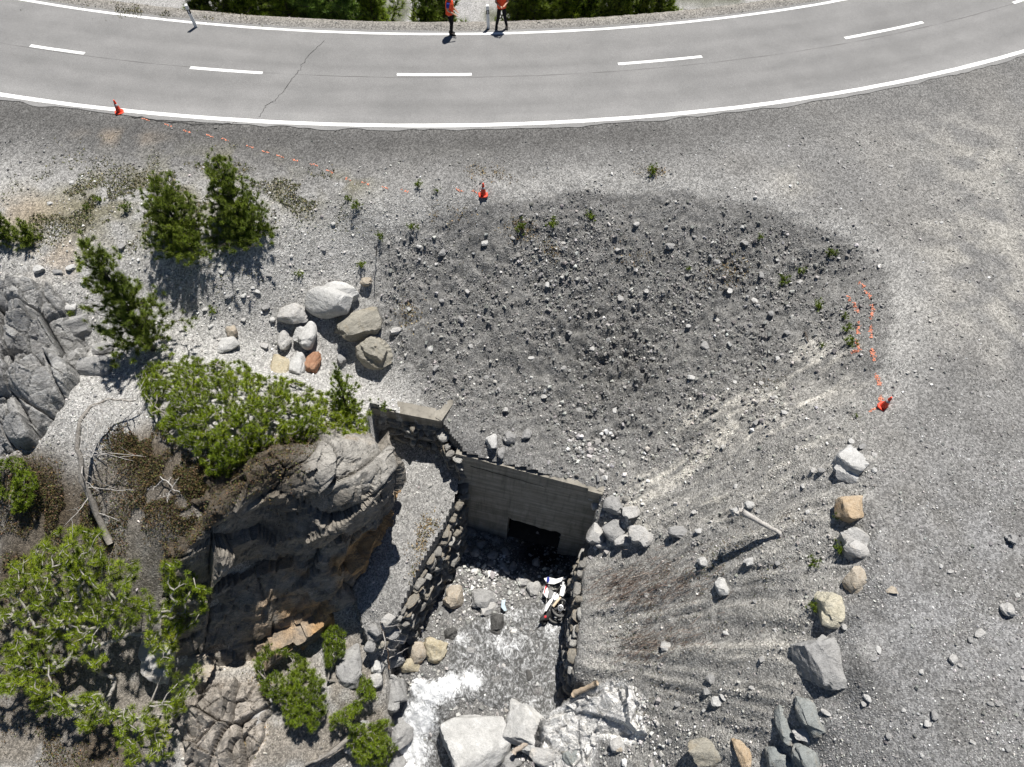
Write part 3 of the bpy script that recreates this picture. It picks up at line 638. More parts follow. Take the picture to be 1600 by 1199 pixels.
# ------------------------------------------------------------------ masonry and concrete of the culvert
def concrete():
    b = NB('board_concrete'); co = b.coord('Object', 1.0)
    bands = b.noise(b.coord('Object', (0.35, 0.35, 7.0)), 1.0, 4, 0.6, 0.2); n = b.noise(co, 2.2, 7, 0.7); f = b.noise(co, 40, 3)
    drip = b.noise(b.coord('Object', (5.0, 5.0, 0.35)), 1.0, 4, 0.65)
    c = b.mix(b.ramp(n, [(0.3, 0.0), (0.7, 1.0)]), (0.25, 0.232, 0.195), (0.38, 0.355, 0.31))
    c = b.mix(b.ramp(bands, [(0.42, 0.45), (0.6, 0.0)]), c, (0.11, 0.10, 0.085)); c = b.mix(b.ramp(drip, [(0.5, 0.0), (0.68, 0.5)]), c, (0.09, 0.085, 0.075))
    h = b.math('ADD', b.math('MULTIPLY', bands, 0.05), b.math('MULTIPLY', f, 0.012)); return b.fin(c, 0.9, b.bump(h, 0.6, 1.0), 0.2)
MC = concrete()
STONE_M = [rockmat('wall_stone_grey', (0.24, 0.23, 0.21), (0.36, 0.345, 0.32), None, 2.0), rockmat('wall_stone_tan', (0.25, 0.23, 0.195), (0.36, 0.335, 0.29), (0.27, 0.21, 0.14), 2.0), rockmat('wall_stone_pale', (0.37, 0.36, 0.335), (0.50, 0.49, 0.46), None, 2.0)]
M_SOIL = plain('dark_soil', (0.06, 0.052, 0.042), 0.95, 0.1, 0.4, 6, bump=0.5)
_e = HWR - HWL; HLEN = float(np.hypot(_e[0], _e[1])); HANG = math.atan2(_e[1], _e[0])
hw = empty('culvert_headwall', (HWL[0], HWL[1], -10.9), HANG); tag(hw, 'grey board-marked concrete headwall with dark culvert opening above the stream', 'headwall')
def on_face(u, v):               # sight line against the wall's front plane -> (along, height)
    d = ray(u, v); n = np.array([-_e[1], _e[0]]) / HLEN; t = ((HWL[:2] - CAM[:2]) @ n) / (d[:2] @ n); q = CAM + d * t
    return float((q[:2] - HWL[:2]) @ (_e[:2] / HLEN)), float(q[2])
o0, oz = on_face(797, 800); o1, _ = on_face(878, 828)
print('OPENING', o0, o1, oz, HLEN)
oz = oz; zt0, zt1 = HWL[2] + 10.9, HWR[2] + 10.9; ob = -0.4; ozl = oz + 10.9; T = 0.35
def wall_prism(mb, s0, s1, z0, z1l, z1r, y0=0.0, y1=T, seg=1, ragged=0.0, seed=0):
    g = np.random.default_rng(seed)
    xs = np.linspace(s0, s1, seg + 1); tops = [z1l + (z1r - z1l) * i / seg + (ragged * g.normal() if 0 < i < seg else 0) for i in range(seg + 1)]
    V = []; 
    for x, t in zip(xs, tops): V += [(x, y0, z0), (x, y1, z0), (x, y1, t), (x, y0, t)]
    Fc = []
    for i in range(seg):
        a = 4 * i; b_ = a + 4; Fc += [(a, b_, b_+3, a+3), (a+3, b_+3, b_+2, a+2), (a+2, b_+2, b_+1, a+1), (a, a+1, b_+1, b_)]
    Fc += [(0, 3, 2, 1), (4*seg, 4*seg+1, 4*seg+2, 4*seg+3)]
    mb.add(V, Fc)
zl = lambda s: zt0 + (zt1 - zt0) * s / HLEN
m = MB()
lint_l, lint_r = ozl + 0.06, ozl - 0.22
wall_prism(m, -0.25, o0, ob, zl(-.25), zl(o0), seg=6, ragged=0.02, seed=1)
wall_prism(m, o1, HLEN + 0.15, ob, zl(o1), zl(HLEN), seg=6, ragged=0.02, seed=2)
V0 = len(m.v)
g_ = np.random.default_rng(3); sg = 10; xs = np.linspace(o0, o1, sg + 1)
Vv = []; 
for i, x in enumerate(xs):
    lo = lint_l + (lint_r - lint_l) * i / sg + 0.03 * g_.normal()
    Vv += [(x, 0, lo), (x, T, lo), (x, T, zl(x)), (x, 0, zl(x))]
Ff = []
for i in range(sg):
    a = 4*i; b_ = a + 4; Ff += [(a, b_, b_+3, a+3), (a+3, b_+3, b_+2, a+2), (a+2, b_+2, b_+1, a+1), (a, a+1, b_+1, b_)]
m.add(Vv, Ff)
m.v = [(x, y - 0.45 * (1 - z / zl(x)), z) for x, y, z in m.v]
m.build('wall', MC, hw)
m = MB(); wall_prism(m, HLEN - 0.42, HLEN + 0.12, zl(HLEN) - 0.30, zl(HLEN) + .03, zl(HLEN) + .0, -0.10, 0.2); m.build('corner_coping', MC, hw)
# joint line across the boards
m = MB(); zc = zl(HLEN / 2) - 1.05
pts = [(x, -0.004 - .45 * (.6 / 5.3), zl(x) - 0.55 - 0.22 * x / HLEN + 0.02 * math.sin(x * 9)) for x in np.linspace(0.3, HLEN * .62, 14)]
m.tube(pts, 0.012, 4); m.build('cold_joint', M_SOIL, hw)
# tunnel behind the opening
m = MB(); L_ = 6.0
for V4 in ([(o0, T, ob), (o0, L_, ob), (o0, L_, ozl + .1), (o0, T, ozl + .1)], [(o1, T, ob), (o1, T, ozl + .1), (o1, L_, ozl + .1), (o1, L_, ob)],
           [(o0, T, ozl + .1), (o0, L_, ozl + .1), (o1, L_, ozl + .1), (o1, T, ozl + .1)], [(o0, L_, ob), (o1, L_, ob), (o1, L_, ozl + .1), (o0, L_, ozl + .1)], ):
    m.add(V4, [(0, 1, 2, 3)])
m.build('tunnel', MC, hw); m = MB(); m.add([(o0, -.3, -.1), (o1, -.3, -.1), (o1, L_, .1), (o0, L_, .1)], [(0, 1, 2, 3)]); m.build('tunnel_floor', M_SOIL, hw)
# roots hanging over the edge
m = MB(); g_ = np.random.default_rng(8)
for s_ in (0.9, 1.05, 1.5, 1.9, 1.95, 2.7):
    p = np.array([s_, 0.02, zl(s_)]); pts = [p + (0, 0.1, 0.05)]
    for k in range(5): p = p + np.array([g_.normal() * .03, -0.03 if k < 1 else 0.0, -0.05]); pts.append(p.copy())
    m = MB(); m.tube(pts, 0.006, 3); m.build('hanging_root', plain('dry_root', (0.30, 0.22, 0.13), 0.9), hw)

# bonded stones shared by the dry-stone walls
STONES = []
for k in range(14):
    Vr, Fr = rock_verts(300 + k, (1, 1, 1), 2, 6, 0.10, 0.04, 1.0)
    Vr = Vr / np.abs(Vr).max(0)[None] * 0.5
    me = np_mesh('stone', Vr, Fr, False); me.materials.append(STONE_M[[0, 0, 1, 0, 2, 0, 1][k % 7]]); STONES.append(me)
def lerp_poly(pts, t):
    pts = np.asarray(pts, float); L = np.append(0, np.cumsum(np.linalg.norm(np.diff(pts, axis=0), axis=1))); x = t * L[-1]
    i = min(max(int(np.searchsorted(L, x)) - 1, 0), len(pts) - 2); f = (x - L[i]) / max(L[i+1] - L[i], 1e-9)
    return pts[i] * (1 - f) + pts[i+1] * f
def stone_wall(name, label, top, bot, ch, cl, seed, ragged=0.15, depth=0.35, out=(1, 0), cat='stone wall', miss=0.04):
    g = np.random.default_rng(seed); base = lerp_poly(bot, 0.5); e = empty(name, base); tag(e, label, cat)
    top = np.asarray(top); bot = np.asarray(bot); Lw = np.linalg.norm(np.diff(top, axis=0), axis=1).sum()
    Hm = np.mean([np.linalg.norm(lerp_poly(top, t) - lerp_poly(bot, t)) for t in (0.1, .5, .9)]); nc = max(2, int(round(Hm / ch)))
    # earth core behind the stones
    V = []; n = 24; ov = np.array([out[0], out[1], 0.0]); ov /= np.linalg.norm(ov)
    for i in range(n + 1):
        a, b_ = lerp_poly(top, i / n), lerp_poly(bot, i / n); V += [a - ov * 0.16 - (0, 0, .05) - base, b_ - ov * 0.16 - base]
    o = link('core', py_mesh('core', V, [(2*i, 2*i+1, 2*i+3, 2*i+2) for i in range(n)]), e, M_SOIL)
    cnt = 0
    for c in range(nc):
        x = g.uniform(-cl, 0)
        while x < Lw:
            w_ = cl * g.uniform(0.45, 1.7); t = (x + w_ / 2) / Lw; x += w_
            if t < 0 or t > 1: continue
            a, b_ = lerp_poly(top, t), lerp_poly(bot, t); f = (c + 0.5 + g.normal() * 0.10) / nc
            if f > 1 - ragged * g.uniform(0, 1) * 0.5 or g.random() < miss: continue
            p = b_ + (a - b_) * f; tg = lerp_poly(top, min(t + .02, 1)) - lerp_poly(top, max(t - .02, 0)); az = math.atan2(tg[1], tg[0])
            s = bpy.data.objects.new('stone', STONES[int(g.integers(len(STONES)))]); COL.objects.link(s); s.parent = e
            s.location = tuple(p - base + ov * g.uniform(-0.13, 0.12)); s.scale = (w_ * 0.99, depth * g.uniform(.8, 1.3), Hm / nc * g.uniform(.85, 1.15))
            tilt = math.atan2(np.linalg.norm((a - b_)[:2]), abs(a[2] - b_[2]))
            s.rotation_euler = (g.normal() * .14, g.normal() * .15, az + g.normal() * .18 + (math.pi if g.random() < .5 else 0)); cnt += 1
    print(name, 'stones', cnt); return e
stone_wall('retaining_wall', 'battered dry-stone retaining wall along the left side of the stream', LW_TOP, LW_BOT, 0.2, 0.46, 11, 0.35, 0.45, (1, -.35), miss=0.08)
WW_TOP = [SLL + (.05, -.02, -.45), SLR + (-.05, -.02, -.45), (SLR + HWL) / 2 + (-.05, -.25, -.45), HWL + (-.02, -.08, -.1)]
WW_BOT = [np.array([p[0], p[1] - .12, float(ledge(p[0], p[1])) - .25]) for p in WW_TOP]; WW_BOT[-1][2] = -7.2
stone_wall('wing_wall', 'shaded dry-stone wing wall under the concrete slab, left of the headwall', WW_TOP, WW_BOT, 0.2, 0.42, 12, 0.0, 0.4, (.25, -1), miss=0.02)
CW_TOP = [HWL + (-.55, -.10, -.5), HWL + (-.18, -.16, -.5), HWL + (.05, -.10, -.35)]
RW_BOT = [np.array([p[0] - .10, p[1], -11.1]) for p in RW_TOP]
stone_wall('channel_wall', 'upright dry-stone wall along the right side of the stream', RW_TOP, RW_BOT, 0.26, 0.5, 13, 0.15, 0.4, (-1, 0), miss=0.03)
# concrete slab edge above the wing wall
sl = empty('concrete_slab', tuple(SLL)); tag(sl, 'gravel-covered concrete slab edge above the shaded wing wall', 'slab')
m = MB()
def beam(m, a, b_, wid, top, h, side):
    a = np.array(a) - SLL; b_ = np.array(b_) - SLL; t = (b_ - a); t[2] = 0; t /= np.linalg.norm(t); n = np.array([-t[1], t[0], 0]) * wid * side
    V = [a + (0,0,top), b_ + (0,0,top), b_ + n + (0,0,top), a + n + (0,0,top)]; V = V + [p - np.array([0, 0, h]) for p in V]
    m.add(V, [(0,1,2,3), (7,6,5,4), (0,4,5,1), (1,5,6,2), (2,6,7,3), (3,7,4,0)])
SLB = P(716, 622, -4.45)
beam(m, SLL - (SLR - SLL) * .12 + (0, .02, 0), SLR, .5, .06, .5, 1); m.build('front_edge', MC, sl)
m = MB(); beam(m, SLR + (0.0, .003, 0), SLB, .28, .10, .55, 1); m.build('return_edge', MC, sl)
# ------------------------------------------------------------------ boulders, each one a thing
RM = {
 'white': rockmat('rock_white', (0.43, 0.425, 0.41), (0.60, 0.595, 0.58), None, 1.0, vein=False),
 'pale': rockmat('rock_pale', (0.40, 0.39, 0.375), (0.56, 0.55, 0.53), (0.38, 0.31, 0.22), 1.0, 0.3),
 'grey': rockmat('rock_grey', (0.27, 0.267, 0.262), (0.40, 0.395, 0.385), None, 1.0),
 'olive': rockmat('rock_olive', (0.27, 0.255, 0.215), (0.40, 0.375, 0.32), (0.30, 0.24, 0.15), 1.3, 0.4),
 'tan': rockmat('rock_tan', (0.37, 0.32, 0.255), (0.50, 0.45, 0.375), (0.42, 0.24, 0.10), 1.2, 0.4),
 'ochre': rockmat('rock_ochre', (0.40, 0.345, 0.24), (0.52, 0.475, 0.37), (0.46, 0.33, 0.16), 1.2, 0.6),
 'orange': rockmat('rock_orange', (0.42, 0.31, 0.195), (0.54, 0.45, 0.34), (0.38, 0.23, 0.11), 1.4, 0.5),
 'rust': rockmat('rock_rust', (0.33, 0.17, 0.10), (0.43, 0.27, 0.18), (0.30, 0.12, 0.06), 1.4, 0.5),
 'slate': rockmat('rock_slate', (0.22, 0.235, 0.23), (0.34, 0.355, 0.345), (0.30, 0.22, 0.13), 1.2, 0.3),
 'cream': rockmat('rock_cream', (0.50, 0.46, 0.35), (0.64, 0.60, 0.49), (0.45, 0.37, 0.23), 1.2, 0.4),
 'wet': rockmat('rock_wet', (0.07, 0.068, 0.065), (0.14, 0.137, 0.13), None, 1.5),
}
RM['wet'].node_tree.nodes['Principled BSDF'].inputs['Roughness'].default_value = 0.35
_seed = [1000]
LAND = [(755,300,'middle cone'),(1380,630,'right cone'),(205,470,'leaning pine'),(519,467,'largest white cluster boulder'),(1345,480,'paint dashes'),(1185,815,'driftwood log'),(1330,797,'orange-brown boulder'),(1342,853,'square pale boulder'),(1296,1034,'largest grey crest boulder'),(650,630,'concrete slab'),(330,310,'two young pines'),(1391,921,'flat pinkish stone'),(1581,844,'round grey stone'),(1245,1130,'slate boulders'),(586,550,'square olive-grey block'),(1327,728,'topmost crest boulder'),(588,385,'thin stake'),(1128,917,'lone white angular stone'),(893,346,'seedlings under the middle cone'),(1220,438,'bright green bowl seedling'),(960,560,'rough centre of the bowl'),(830,735,'headwall top'),(837,835,'culvert opening'),(1304,952,'cream-yellow boulder'),(1018,268,'brownish tuft above the bowl'),(470,428,'lone gravel seedling'),(335,486,'gravel seedling'),(1010,920,'dry brush'),(60,560,'left crag'),(1320,514,'three seedlings'),(1106,1176,'ribbed olive boulder'),(602,1000,'brown roots'),(870,945,'motorcycle'),(1575,953,'half-split pale stone'),(1297,397,'dark rim seedling'),(360,530,'stones above the pine shrub')]
_used = set(); COLW = {'white': 'white', 'pale': 'pale grey', 'grey': 'grey', 'olive': 'olive-grey', 'tan': 'tan'}
def where_label(kind, mat, u, v, size):
    """says which stone it is by the nearest thing one can find"""
    for (lu, lv, nm) in sorted(LAND, key=lambda l: (l[0] - u) ** 2 + (l[1] - v) ** 2)[:4]:
        du, dv = u - lu, v - lv; d = math.hypot(du, dv); near = 'close ' if d < 45 else ('a little ' if d < 90 else 'well ')
        h = 'left' if du < 0 else 'right'; w_ = 'above' if dv < 0 else 'below'
        dr = f'{h} of' if abs(du) > 2.2 * abs(dv) else (w_ if abs(dv) > 2.2 * abs(du) else f'{w_} and {h} of')
        for sz in ('', 'large ' if size > 12 else 'small '):
            lb = f'{sz}{COLW.get(mat, mat)} {kind} {near}{dr} the {nm}'
            if lb not in _used: _used.add(lb); return lb
    return lb
def boulder(name, u, v, w, h, hr, mat, label, sink=0.35, rz=0.0, sub=4, seed=None, cat='boulder', group=None, amp=0.085, rnd=0.05, planes=12, blocky=0.4, tilt=(0, 0), dz=0.0):
    _seed[0] += 1; seed = seed or _seed[0]
    if sub == 4 and max(w, h) < 42: sub = 3
    G = PG(u, v); s = pxm(G); sx, sy = w / s, h / s * 0.97; sz = hr * min(sx, sy)
    zc = G[2] + sz * (0.5 - sink) + dz; d = ray(u, v); c = CAM + d * ((zc - CAMH) / d[2])
    Vr, Fr = rock_verts(seed, (1, 1, 1), sub, planes, amp, rnd, blocky)
    ex = Vr.max(0) - Vr.min(0); Vr = (Vr - (Vr.max(0) + Vr.min(0)) / 2) / ex
    # shape first, then turn: the extents asked for hold along x and y of the picture
    cz, sn = math.cos(rz), math.sin(rz); Vr = Vr * np.array([sx, sy, sz])
    if rz or tilt != (0, 0):
        Rm = np.array(Matrix.Rotation(rz, 3, 'Z') @ Matrix.Rotation(tilt[0], 3, 'X') @ Matrix.Rotation(tilt[1], 3, 'Y')); Vr = Vr @ Rm.T
    me = np_mesh(name, Vr, Fr, sub > 2); auto_smooth(me, 28)
    o = link(name, me, None, RM[mat] if isinstance(mat, str) else mat, tuple(c)); tag(o, label, cat, group); return o
B = boulder
# cluster above the pine shrub
B('boulder', 519,467,84,62,.75,'white','largest smooth white boulder of the cluster above the pine shrub',.30,.15,5,21,rnd=.22,amp=.03,blocky=.1)
B('boulder', 456,492,48,34,.7,'pale','cream-grey boulder left of the large white boulder',.3,.2,4,22)
B('boulder', 478,525,37,50,.8,'white','smooth upright white boulder below the large white one',.3,-.2,4,23,rnd=.2,amp=.03,blocky=.1)
B('boulder', 444,531,24,38,.8,'pale','narrow knobbly pale boulder left of the upright white boulder',.3,0,4,24)
B('boulder', 465,571,30,46,.8,'white','rough white block touching the rust-coloured boulder',.3,.1,4,25,blocky=.9)
B('boulder', 490,565,24,42,.9,'rust','rust-red boulder wedged beside a white block',.3,-.1,4,26)
B('boulder', 436,574,32,46,.5,'ochre','flat ochre-yellow boulder half hidden by the shrub',.45,0,4,27)
B('boulder', 559,508,76,48,.75,'olive','olive-grey layered boulder right of the large white boulder',.28,.35,4,28,blocky=.6)
B('boulder', 586,550,56,50,.85,'olive','square olive-grey block at the bowl edge, lowest of the cluster',.3,-.45,4,29,blocky=1.0,rnd=.05)
B('boulder', 572,441,20,18,.8,'tan','small tan boulder right above the large white boulder',.3,.1,3,30)
B('boulder', 618,517,20,14,.8,'pale','small pale boulder right of the olive-grey layered boulder',.3,.4,3,31)
B('boulder', 534,562,16,16,.8,'grey','little grey boulder in the shadow between the cluster boulders',.3,.4,3,311)
B('boulder', 362,520,20,20,.9,'tan','small orange-tan stone tip behind the pine shrub',.3,.2,3,32)
B('boulder', 357,540,34,26,.7,'white','white angular block at the upper edge of the pine shrub',.3,.3,4,33)
# crag blocks, left
B('boulder', 96,478,52,20,.6,'white','long white block at the top of the left crag',.3,-.05,4,41,blocky=.7)
B('boulder', 112,508,66,52,.8,'grey','large flat-topped grey block on the left crag',.3,.1,4,42,blocky=1.0,rnd=.05)
B('boulder', 145,575,62,40,.9,'grey','dark grey wedge-shaped block below the leaning pine',.35,.35,4,43,blocky=.7)
B('boulder', 162,545,34,22,.7,'grey','small grey block in the gully below the leaning pine',.35,.1,4,44)
B('boulder', 85,612,56,34,.8,'grey','grey block below the crag face, left side',.35,.3,4,45,blocky=.7)
# crest line, right
B('boulder', 1327,728,46,66,.9,'white','white boulder with dark left shadow, topmost in the row on the right crest',.5,.35,4,51,blocky=1.0,planes=8,rnd=.025,amp=.05)
B('boulder', 1330,797,48,44,.8,'orange','orange-brown boulder in the row on the right crest',.5,.1,4,52,blocky=1.0,planes=8,rnd=.025,amp=.05)
B('boulder', 1342,853,60,58,.75,'pale','square pale boulder below the orange one on the right crest',.56,.05,4,53,blocky=1.0,planes=8,rnd=.025,amp=.05)
B('boulder', 1338,908,38,40,.8,'tan','pinkish tan pointed boulder in the row on the right crest',.52,.5,4,54,blocky=1.0,planes=8,rnd=.025,amp=.05)
B('boulder', 1304,952,54,62,.85,'cream','cream-yellow boulder in the row on the right crest',.58,.1,4,55,blocky=1.0,planes=8,rnd=.025,amp=.05)
B('boulder', 1296,1034,92,90,.65,'grey','largest grey boulder of the right crest row, partly buried in gravel',.64,.3,5,56,blocky=1.0,planes=8,rnd=.025,amp=.05)
B('boulder', 1264,1120,38,64,.7,'slate','green-grey slate boulder below the largest crest boulder',.45,.1,4,57)
B('boulder', 1226,1133,28,62,.7,'slate','thin green-grey slate blade left of another slate boulder',.45,.05,4,58)
B('boulder', 1106,1176,66,44,.7,'olive','ribbed grey-olive boulder with rust patch on the lower slope',.4,.1,4,59)
B('boulder', 1160,1176,24,52,.9,'orange','narrow rust-orange stone standing on the lower slope',.4,.1,4,60)
B('boulder', 1215,1186,42,42,.8,'slate','blue-grey slate boulder at the bottom edge',.4,.3,4,61)
B('boulder', 1258,1180,44,50,.7,'slate','pale slate slab right of the blue-grey slate boulder',.4,.2,4,62)
B('boulder', 1255,1150,34,22,.6,'pale','small pale stone between the two slate boulders and the crest',.35,.2,3,63)
B('boulder', 1128,917,22,30,.8,'white','lone white angular stone on the right slope',.25,.3,3,64)
B('boulder', 1391,921,24,14,.25,'tan','flat pinkish stone lying on the gravel beside the crest row',.5,0,3,65)
B('boulder', 1581,844,17,20,.9,'grey','round grey stone on the gravel at the right edge',.25,0,3,66,rnd=.3,blocky=0)
B('boulder', 1575,953,22,24,.8,'pale','half-split pale stone on the gravel at the right edge',.25,.4,3,67)
# foot of the bowl and beside the headwall
B('boulder', 768,692,19,26,.9,'white','white upright stone in the pile above the headwall',.25,.2,3,71)
B('boulder', 796,684,22,22,.8,'grey','grey stone right of the white one above the headwall',.3,.2,3,72)
B('boulder', 783,708,14,20,.9,'grey','small grey stone under the pile above the headwall',.3,.2,3,73)
B('boulder', 823,679,18,16,.8,'grey','single grey stone with shadow above the headwall',.3,.2,3,74)
for i, a in enumerate([(930,835,30,34,.9,'pale','flat-topped pale block at the top of the right channel wall'),(920,812,20,14,.7,'white','white stone beside the headwall, above the flat-topped block'),(932,790,18,14,.8,'white','small white stone jutting from the slope right of the headwall'),
    (925,778,24,12,.7,'pale','pale slab under the right end of the headwall top'),(957,830,34,36,.8,'grey','rough grey block right of the flat-topped block'),(975,845,34,22,.7,'pale','low pale block under the rough grey block'),(1003,840,44,34,.7,'pale','wedge-shaped pale rock right of the headwall jumble'),
    (958,790,34,34,.7,'grey','broken grey rock mass above the headwall jumble'),(985,800,30,26,.7,'pale','pale crumbling rock right of the broken grey mass'),(1062,832,36,22,.7,'grey','long grey ledge stone on the slope right of the jumble'),(942,850,26,16,.7,'pale','small pale stone at the lower end of the jumble')]):
    B('boulder', *a, .3, .2 * (i % 3), 4, 80 + i, blocky=.8)
B('boulder', 1098,878,18,16,.8,'white','white stone on the slope left of the driftwood shadow',.3,.1,3,95)
B('boulder', 1172,878,22,14,.7,'white','white stone under the driftwood shadow',.3,.1,3,96)
B('boulder', 1170,790,15,14,.9,'white','white stone against the upper end of the driftwood log',.3,.1,3,97)
B('boulder', 1150,801,16,16,.9,'white','white stone at the root end of the driftwood log',.3,.1,3,98)
# rock tower head and sunlit blocks below the cliff
B('rock_block', 400,1110,60,90,.6,'pale','pale tan rock beside a small pine at the bottom',.45,-.1,5,104,cat='rock block')
B('rock_block', 312,1040,56,50,.7,'tan','pinkish knob of rock under the dark cliff',.4,-.1,4,105,cat='rock block')
B('rock_block', 250,1010,60,120,.6,'pale','pale rock seen through the branches of the large pine',.5,.2,4,106,cat='rock block')
B('rock_block', 545,1040,44,70,.6,'grey','shaded grey rock right of the small pines under the cliff',.4,.1,4,107,cat='rock block')
B('rock_block', 560,1150,50,60,.6,'grey','grey rock under the pine at the bottom edge',.5,.2,4,109,cat='rock block')
B('rock_block', 612,1082,46,62,.6,'grey','wet grey rock left of the upper white water',.45,.3,4,611,cat='rock block')
B('rock_block', 622,1134,58,74,.6,'grey','wet grey rock left of the lower white water',.45,-.2,4,612,cat='rock block')
B('rock_block', 612,1188,56,64,.6,'grey','lowest wet grey rock left of the white water at the bottom edge',.45,.2,4,613,cat='rock block')
# stream boulders and slabs
B('boulder', 676,1016,44,36,.8,'ochre','yellow-stained boulder by the stream, larger of a touching pair',.3,-.3,4,121)
B('boulder', 652,1020,32,34,.8,'tan','tan boulder touching the yellow-stained one by the stream',.3,.2,4,122)
B('boulder', 640,1041,32,22,.8,'ochre','yellowish boulder just above the white water',.3,.3,4,123)
B('boulder', 617,1030,30,26,.8,'grey','dark grey boulder at the end of the retaining wall',.3,.3,4,124)
B('boulder', 590,1042,22,22,.8,'white','white stone left of the dark grey boulder',.3,.3,3,125)
B('boulder', 588,1062,22,26,.8,'pale','pale stone right above the small green shrub',.3,.3,3,126)
for i, (u, v, w_, h_) in enumerate([(612,990,30,22),(596,1004,26,24),(628,995,24,20),(585,985,24,18),(640,985,20,18),(606,968,22,16),(578,1010,20,20)]):
    B('rubble_block', u, v, w_, h_, .8, ['grey', 'olive', 'pale'][i % 3], where_label('broken block', ['grey', 'olive', 'pale'][i % 3], u, v, w_), .3, i * .8, 3, 650 + i, cat='stone', group='rubble at the end of the retaining wall')
B('boulder', 708,934,34,34,.85,'tan','tan boulder in the stream near the retaining wall',.3,.2,4,127,blocky=.7)
B('boulder', 757,936,42,34,.7,'grey','rounded grey boulder in mid stream, right of the tan one',.35,.2,4,128)
B('boulder', 762,950,30,22,.7,'pale','pale flat boulder below the rounded grey one in the stream',.35,.5,4,129)
B('boulder', 776,972,24,28,.9,'wet','wet dark boulder with pale top in mid stream',.3,.2,4,130)
B('boulder', 773,988,20,14,.8,'wet','black wet stone below the dark boulder',.3,.1,3,131)
B('boulder', 705,990,22,20,.8,'wet','dark rounded boulder in the shallows left of the rapids',.3,.2,4,132)
B('boulder', 735,1017,20,18,.8,'grey','grey stone standing in the rapids',.3,.2,3,133)
B('boulder', 828,1056,14,18,.8,'wet','small dark stone in the lower pool',.3,.2,3,134)
B('boulder', 835,920,24,22,.8,'pale','pale boulder left of the wrecked motorcycle',.3,.2,4,135)
B('boulder', 818,907,24,20,.8,'pale','pale boulder at the edge of the headwall shadow',.3,.1,4,136)
B('boulder', 672,925,14,14,.8,'white','small white stone at the foot of the retaining wall',.3,.1,3,137)
B('boulder', 742,1165,112,110,.6,'white','largest white boulder below the stream pool at bottom edge',.35,.1,5,141,blocky=.5)
B('boulder', 832,1140,92,80,.6,'white','broad white slab right of the largest white boulder',.4,-.2,5,142,blocky=.7)
B('boulder', 905,1178,58,56,.55,'slate','dark green slate slab at the bottom edge',.4,.1,5,144,blocky=.9,rnd=.05)
B('boulder', 852,1185,50,34,.6,'pale','pale block between the white slab and the green slate',.4,.1,4,145)
B('boulder', 800,1190,34,26,.7,'grey','grey stone at the bottom edge beside the largest white boulder',.4,.1,4,146)
B('boulder', 965,1165,26,24,.7,'pale','pale stone among rubble below the bedrock shelf',.35,.3,3,147)
B('boulder', 967,1170,12,12,.8,'tan','small orange-tan stone among rubble right of the green slate',.1,.3,3,148)
B('boulder', 870,1180,20,20,.8,'pale','small rounded stone left of the green slate slab',.2,.3,3,149)
for i, (u, v, d_) in enumerate([(737,832,15),(752,850,14),(742,862,16),(775,845,12),(770,868,14),(790,862,12),(760,838,10),(800,886,14),(786,884,10),(791,891,12),(766,882,10),(838,878,14)]):
    B('stream_cobble', u, v, d_ + 3, d_, .8, 'pale' if i in (8, 9) else 'grey', where_label('rounded stream cobble', 'pale' if i in (8, 9) else 'grey', u, v, d_), .3, i, 3, 160 + i, cat='cobble', group='cobbles below the headwall', rnd=.3, blocky=.1)
# loose stones large enough to pick out
bowl_list = [(1047,385,22),(995,350,11),(692,394,15),(757,380,14),(800,372,11),(880,380,9),(1102,541,17),(1181,472,18),(1165,380,13),(970,466,12),(945,430,9),(855,445,10),(890,520,10),(1010,455,10),(1075,430,11),(1140,455,12),(1205,490,12),(1120,500,10),(1230,520,11),(1075,510,9),(775,470,10),(730,455,10),(690,470,10),(672,545,12),(681,575,12),(735,540,10),(760,590,10),(830,560,10),(880,575,11),(925,545,10),(1020,560,11),(1080,590,12),(1150,590,10),(1190,600,11),(645,430,9),(655,385,10),(1120,410,12),(1250,440,10),(1190,430,11),(1160,355,9),(1085,370,10),(965,390,9),(900,350,9),(1215,560,10),(720,500,11),(850,620,10),(905,640,11),(960,640,12),(1030,640,10),(790,640,10)]
for i, (u, v, d_) in enumerate(bowl_list):
    B('scree_stone', u, v, d_ * (.75 + .45 * ((i * 37) % 10) / 9), d_ * (.6 + .35 * ((i * 53) % 10) / 9), .6, ['grey', 'pale', 'grey', 'white'][i % 4], where_label('scree stone', ['grey', 'pale', 'grey', 'white'][i % 4], u, v, d_), .3, i * .7, 2, 200 + i, cat='stone', group='loose stones on the bowl scree', planes=8, blocky=.8, rnd=.03)
flank_list = [(1226,645,14),(1181,660,10),(1245,700,9),(1330,690,12),(1348,698,14),(1366,712,12),(1366,735,10),(1285,735,12),(1270,735,11),(1255,760,9),(1110,760,10),(1085,800,11),(1150,760,9),(1112,1060,18),(1176,1075,10),(1120,1095,22),(1104,1080,14),(1290,1113,14),(1262,800,9),(1215,880,10),(1240,840,9),(1092,830,12),(1185,800,9),(1040,1010,20),(1135,990,10),(1190,1030,11),(1320,980,12),(1130,1090,12),(1060,1100,12),(1010,930,10),(1212,985,10),(1180,940,9)]
for i, (u, v, d_) in enumerate(flank_list):
    B('slope_stone', u, v, d_ * (.75 + .45 * ((i * 37) % 10) / 9), d_ * (.6 + .35 * ((i * 53) % 10) / 9), .6, ['white', 'grey', 'pale'][i % 3], where_label('slope stone', ['white', 'grey', 'pale'][i % 3], u, v, d_), .25, i * .9, 2, 300 + i, cat='stone', group='loose stones on the right slope', planes=9)
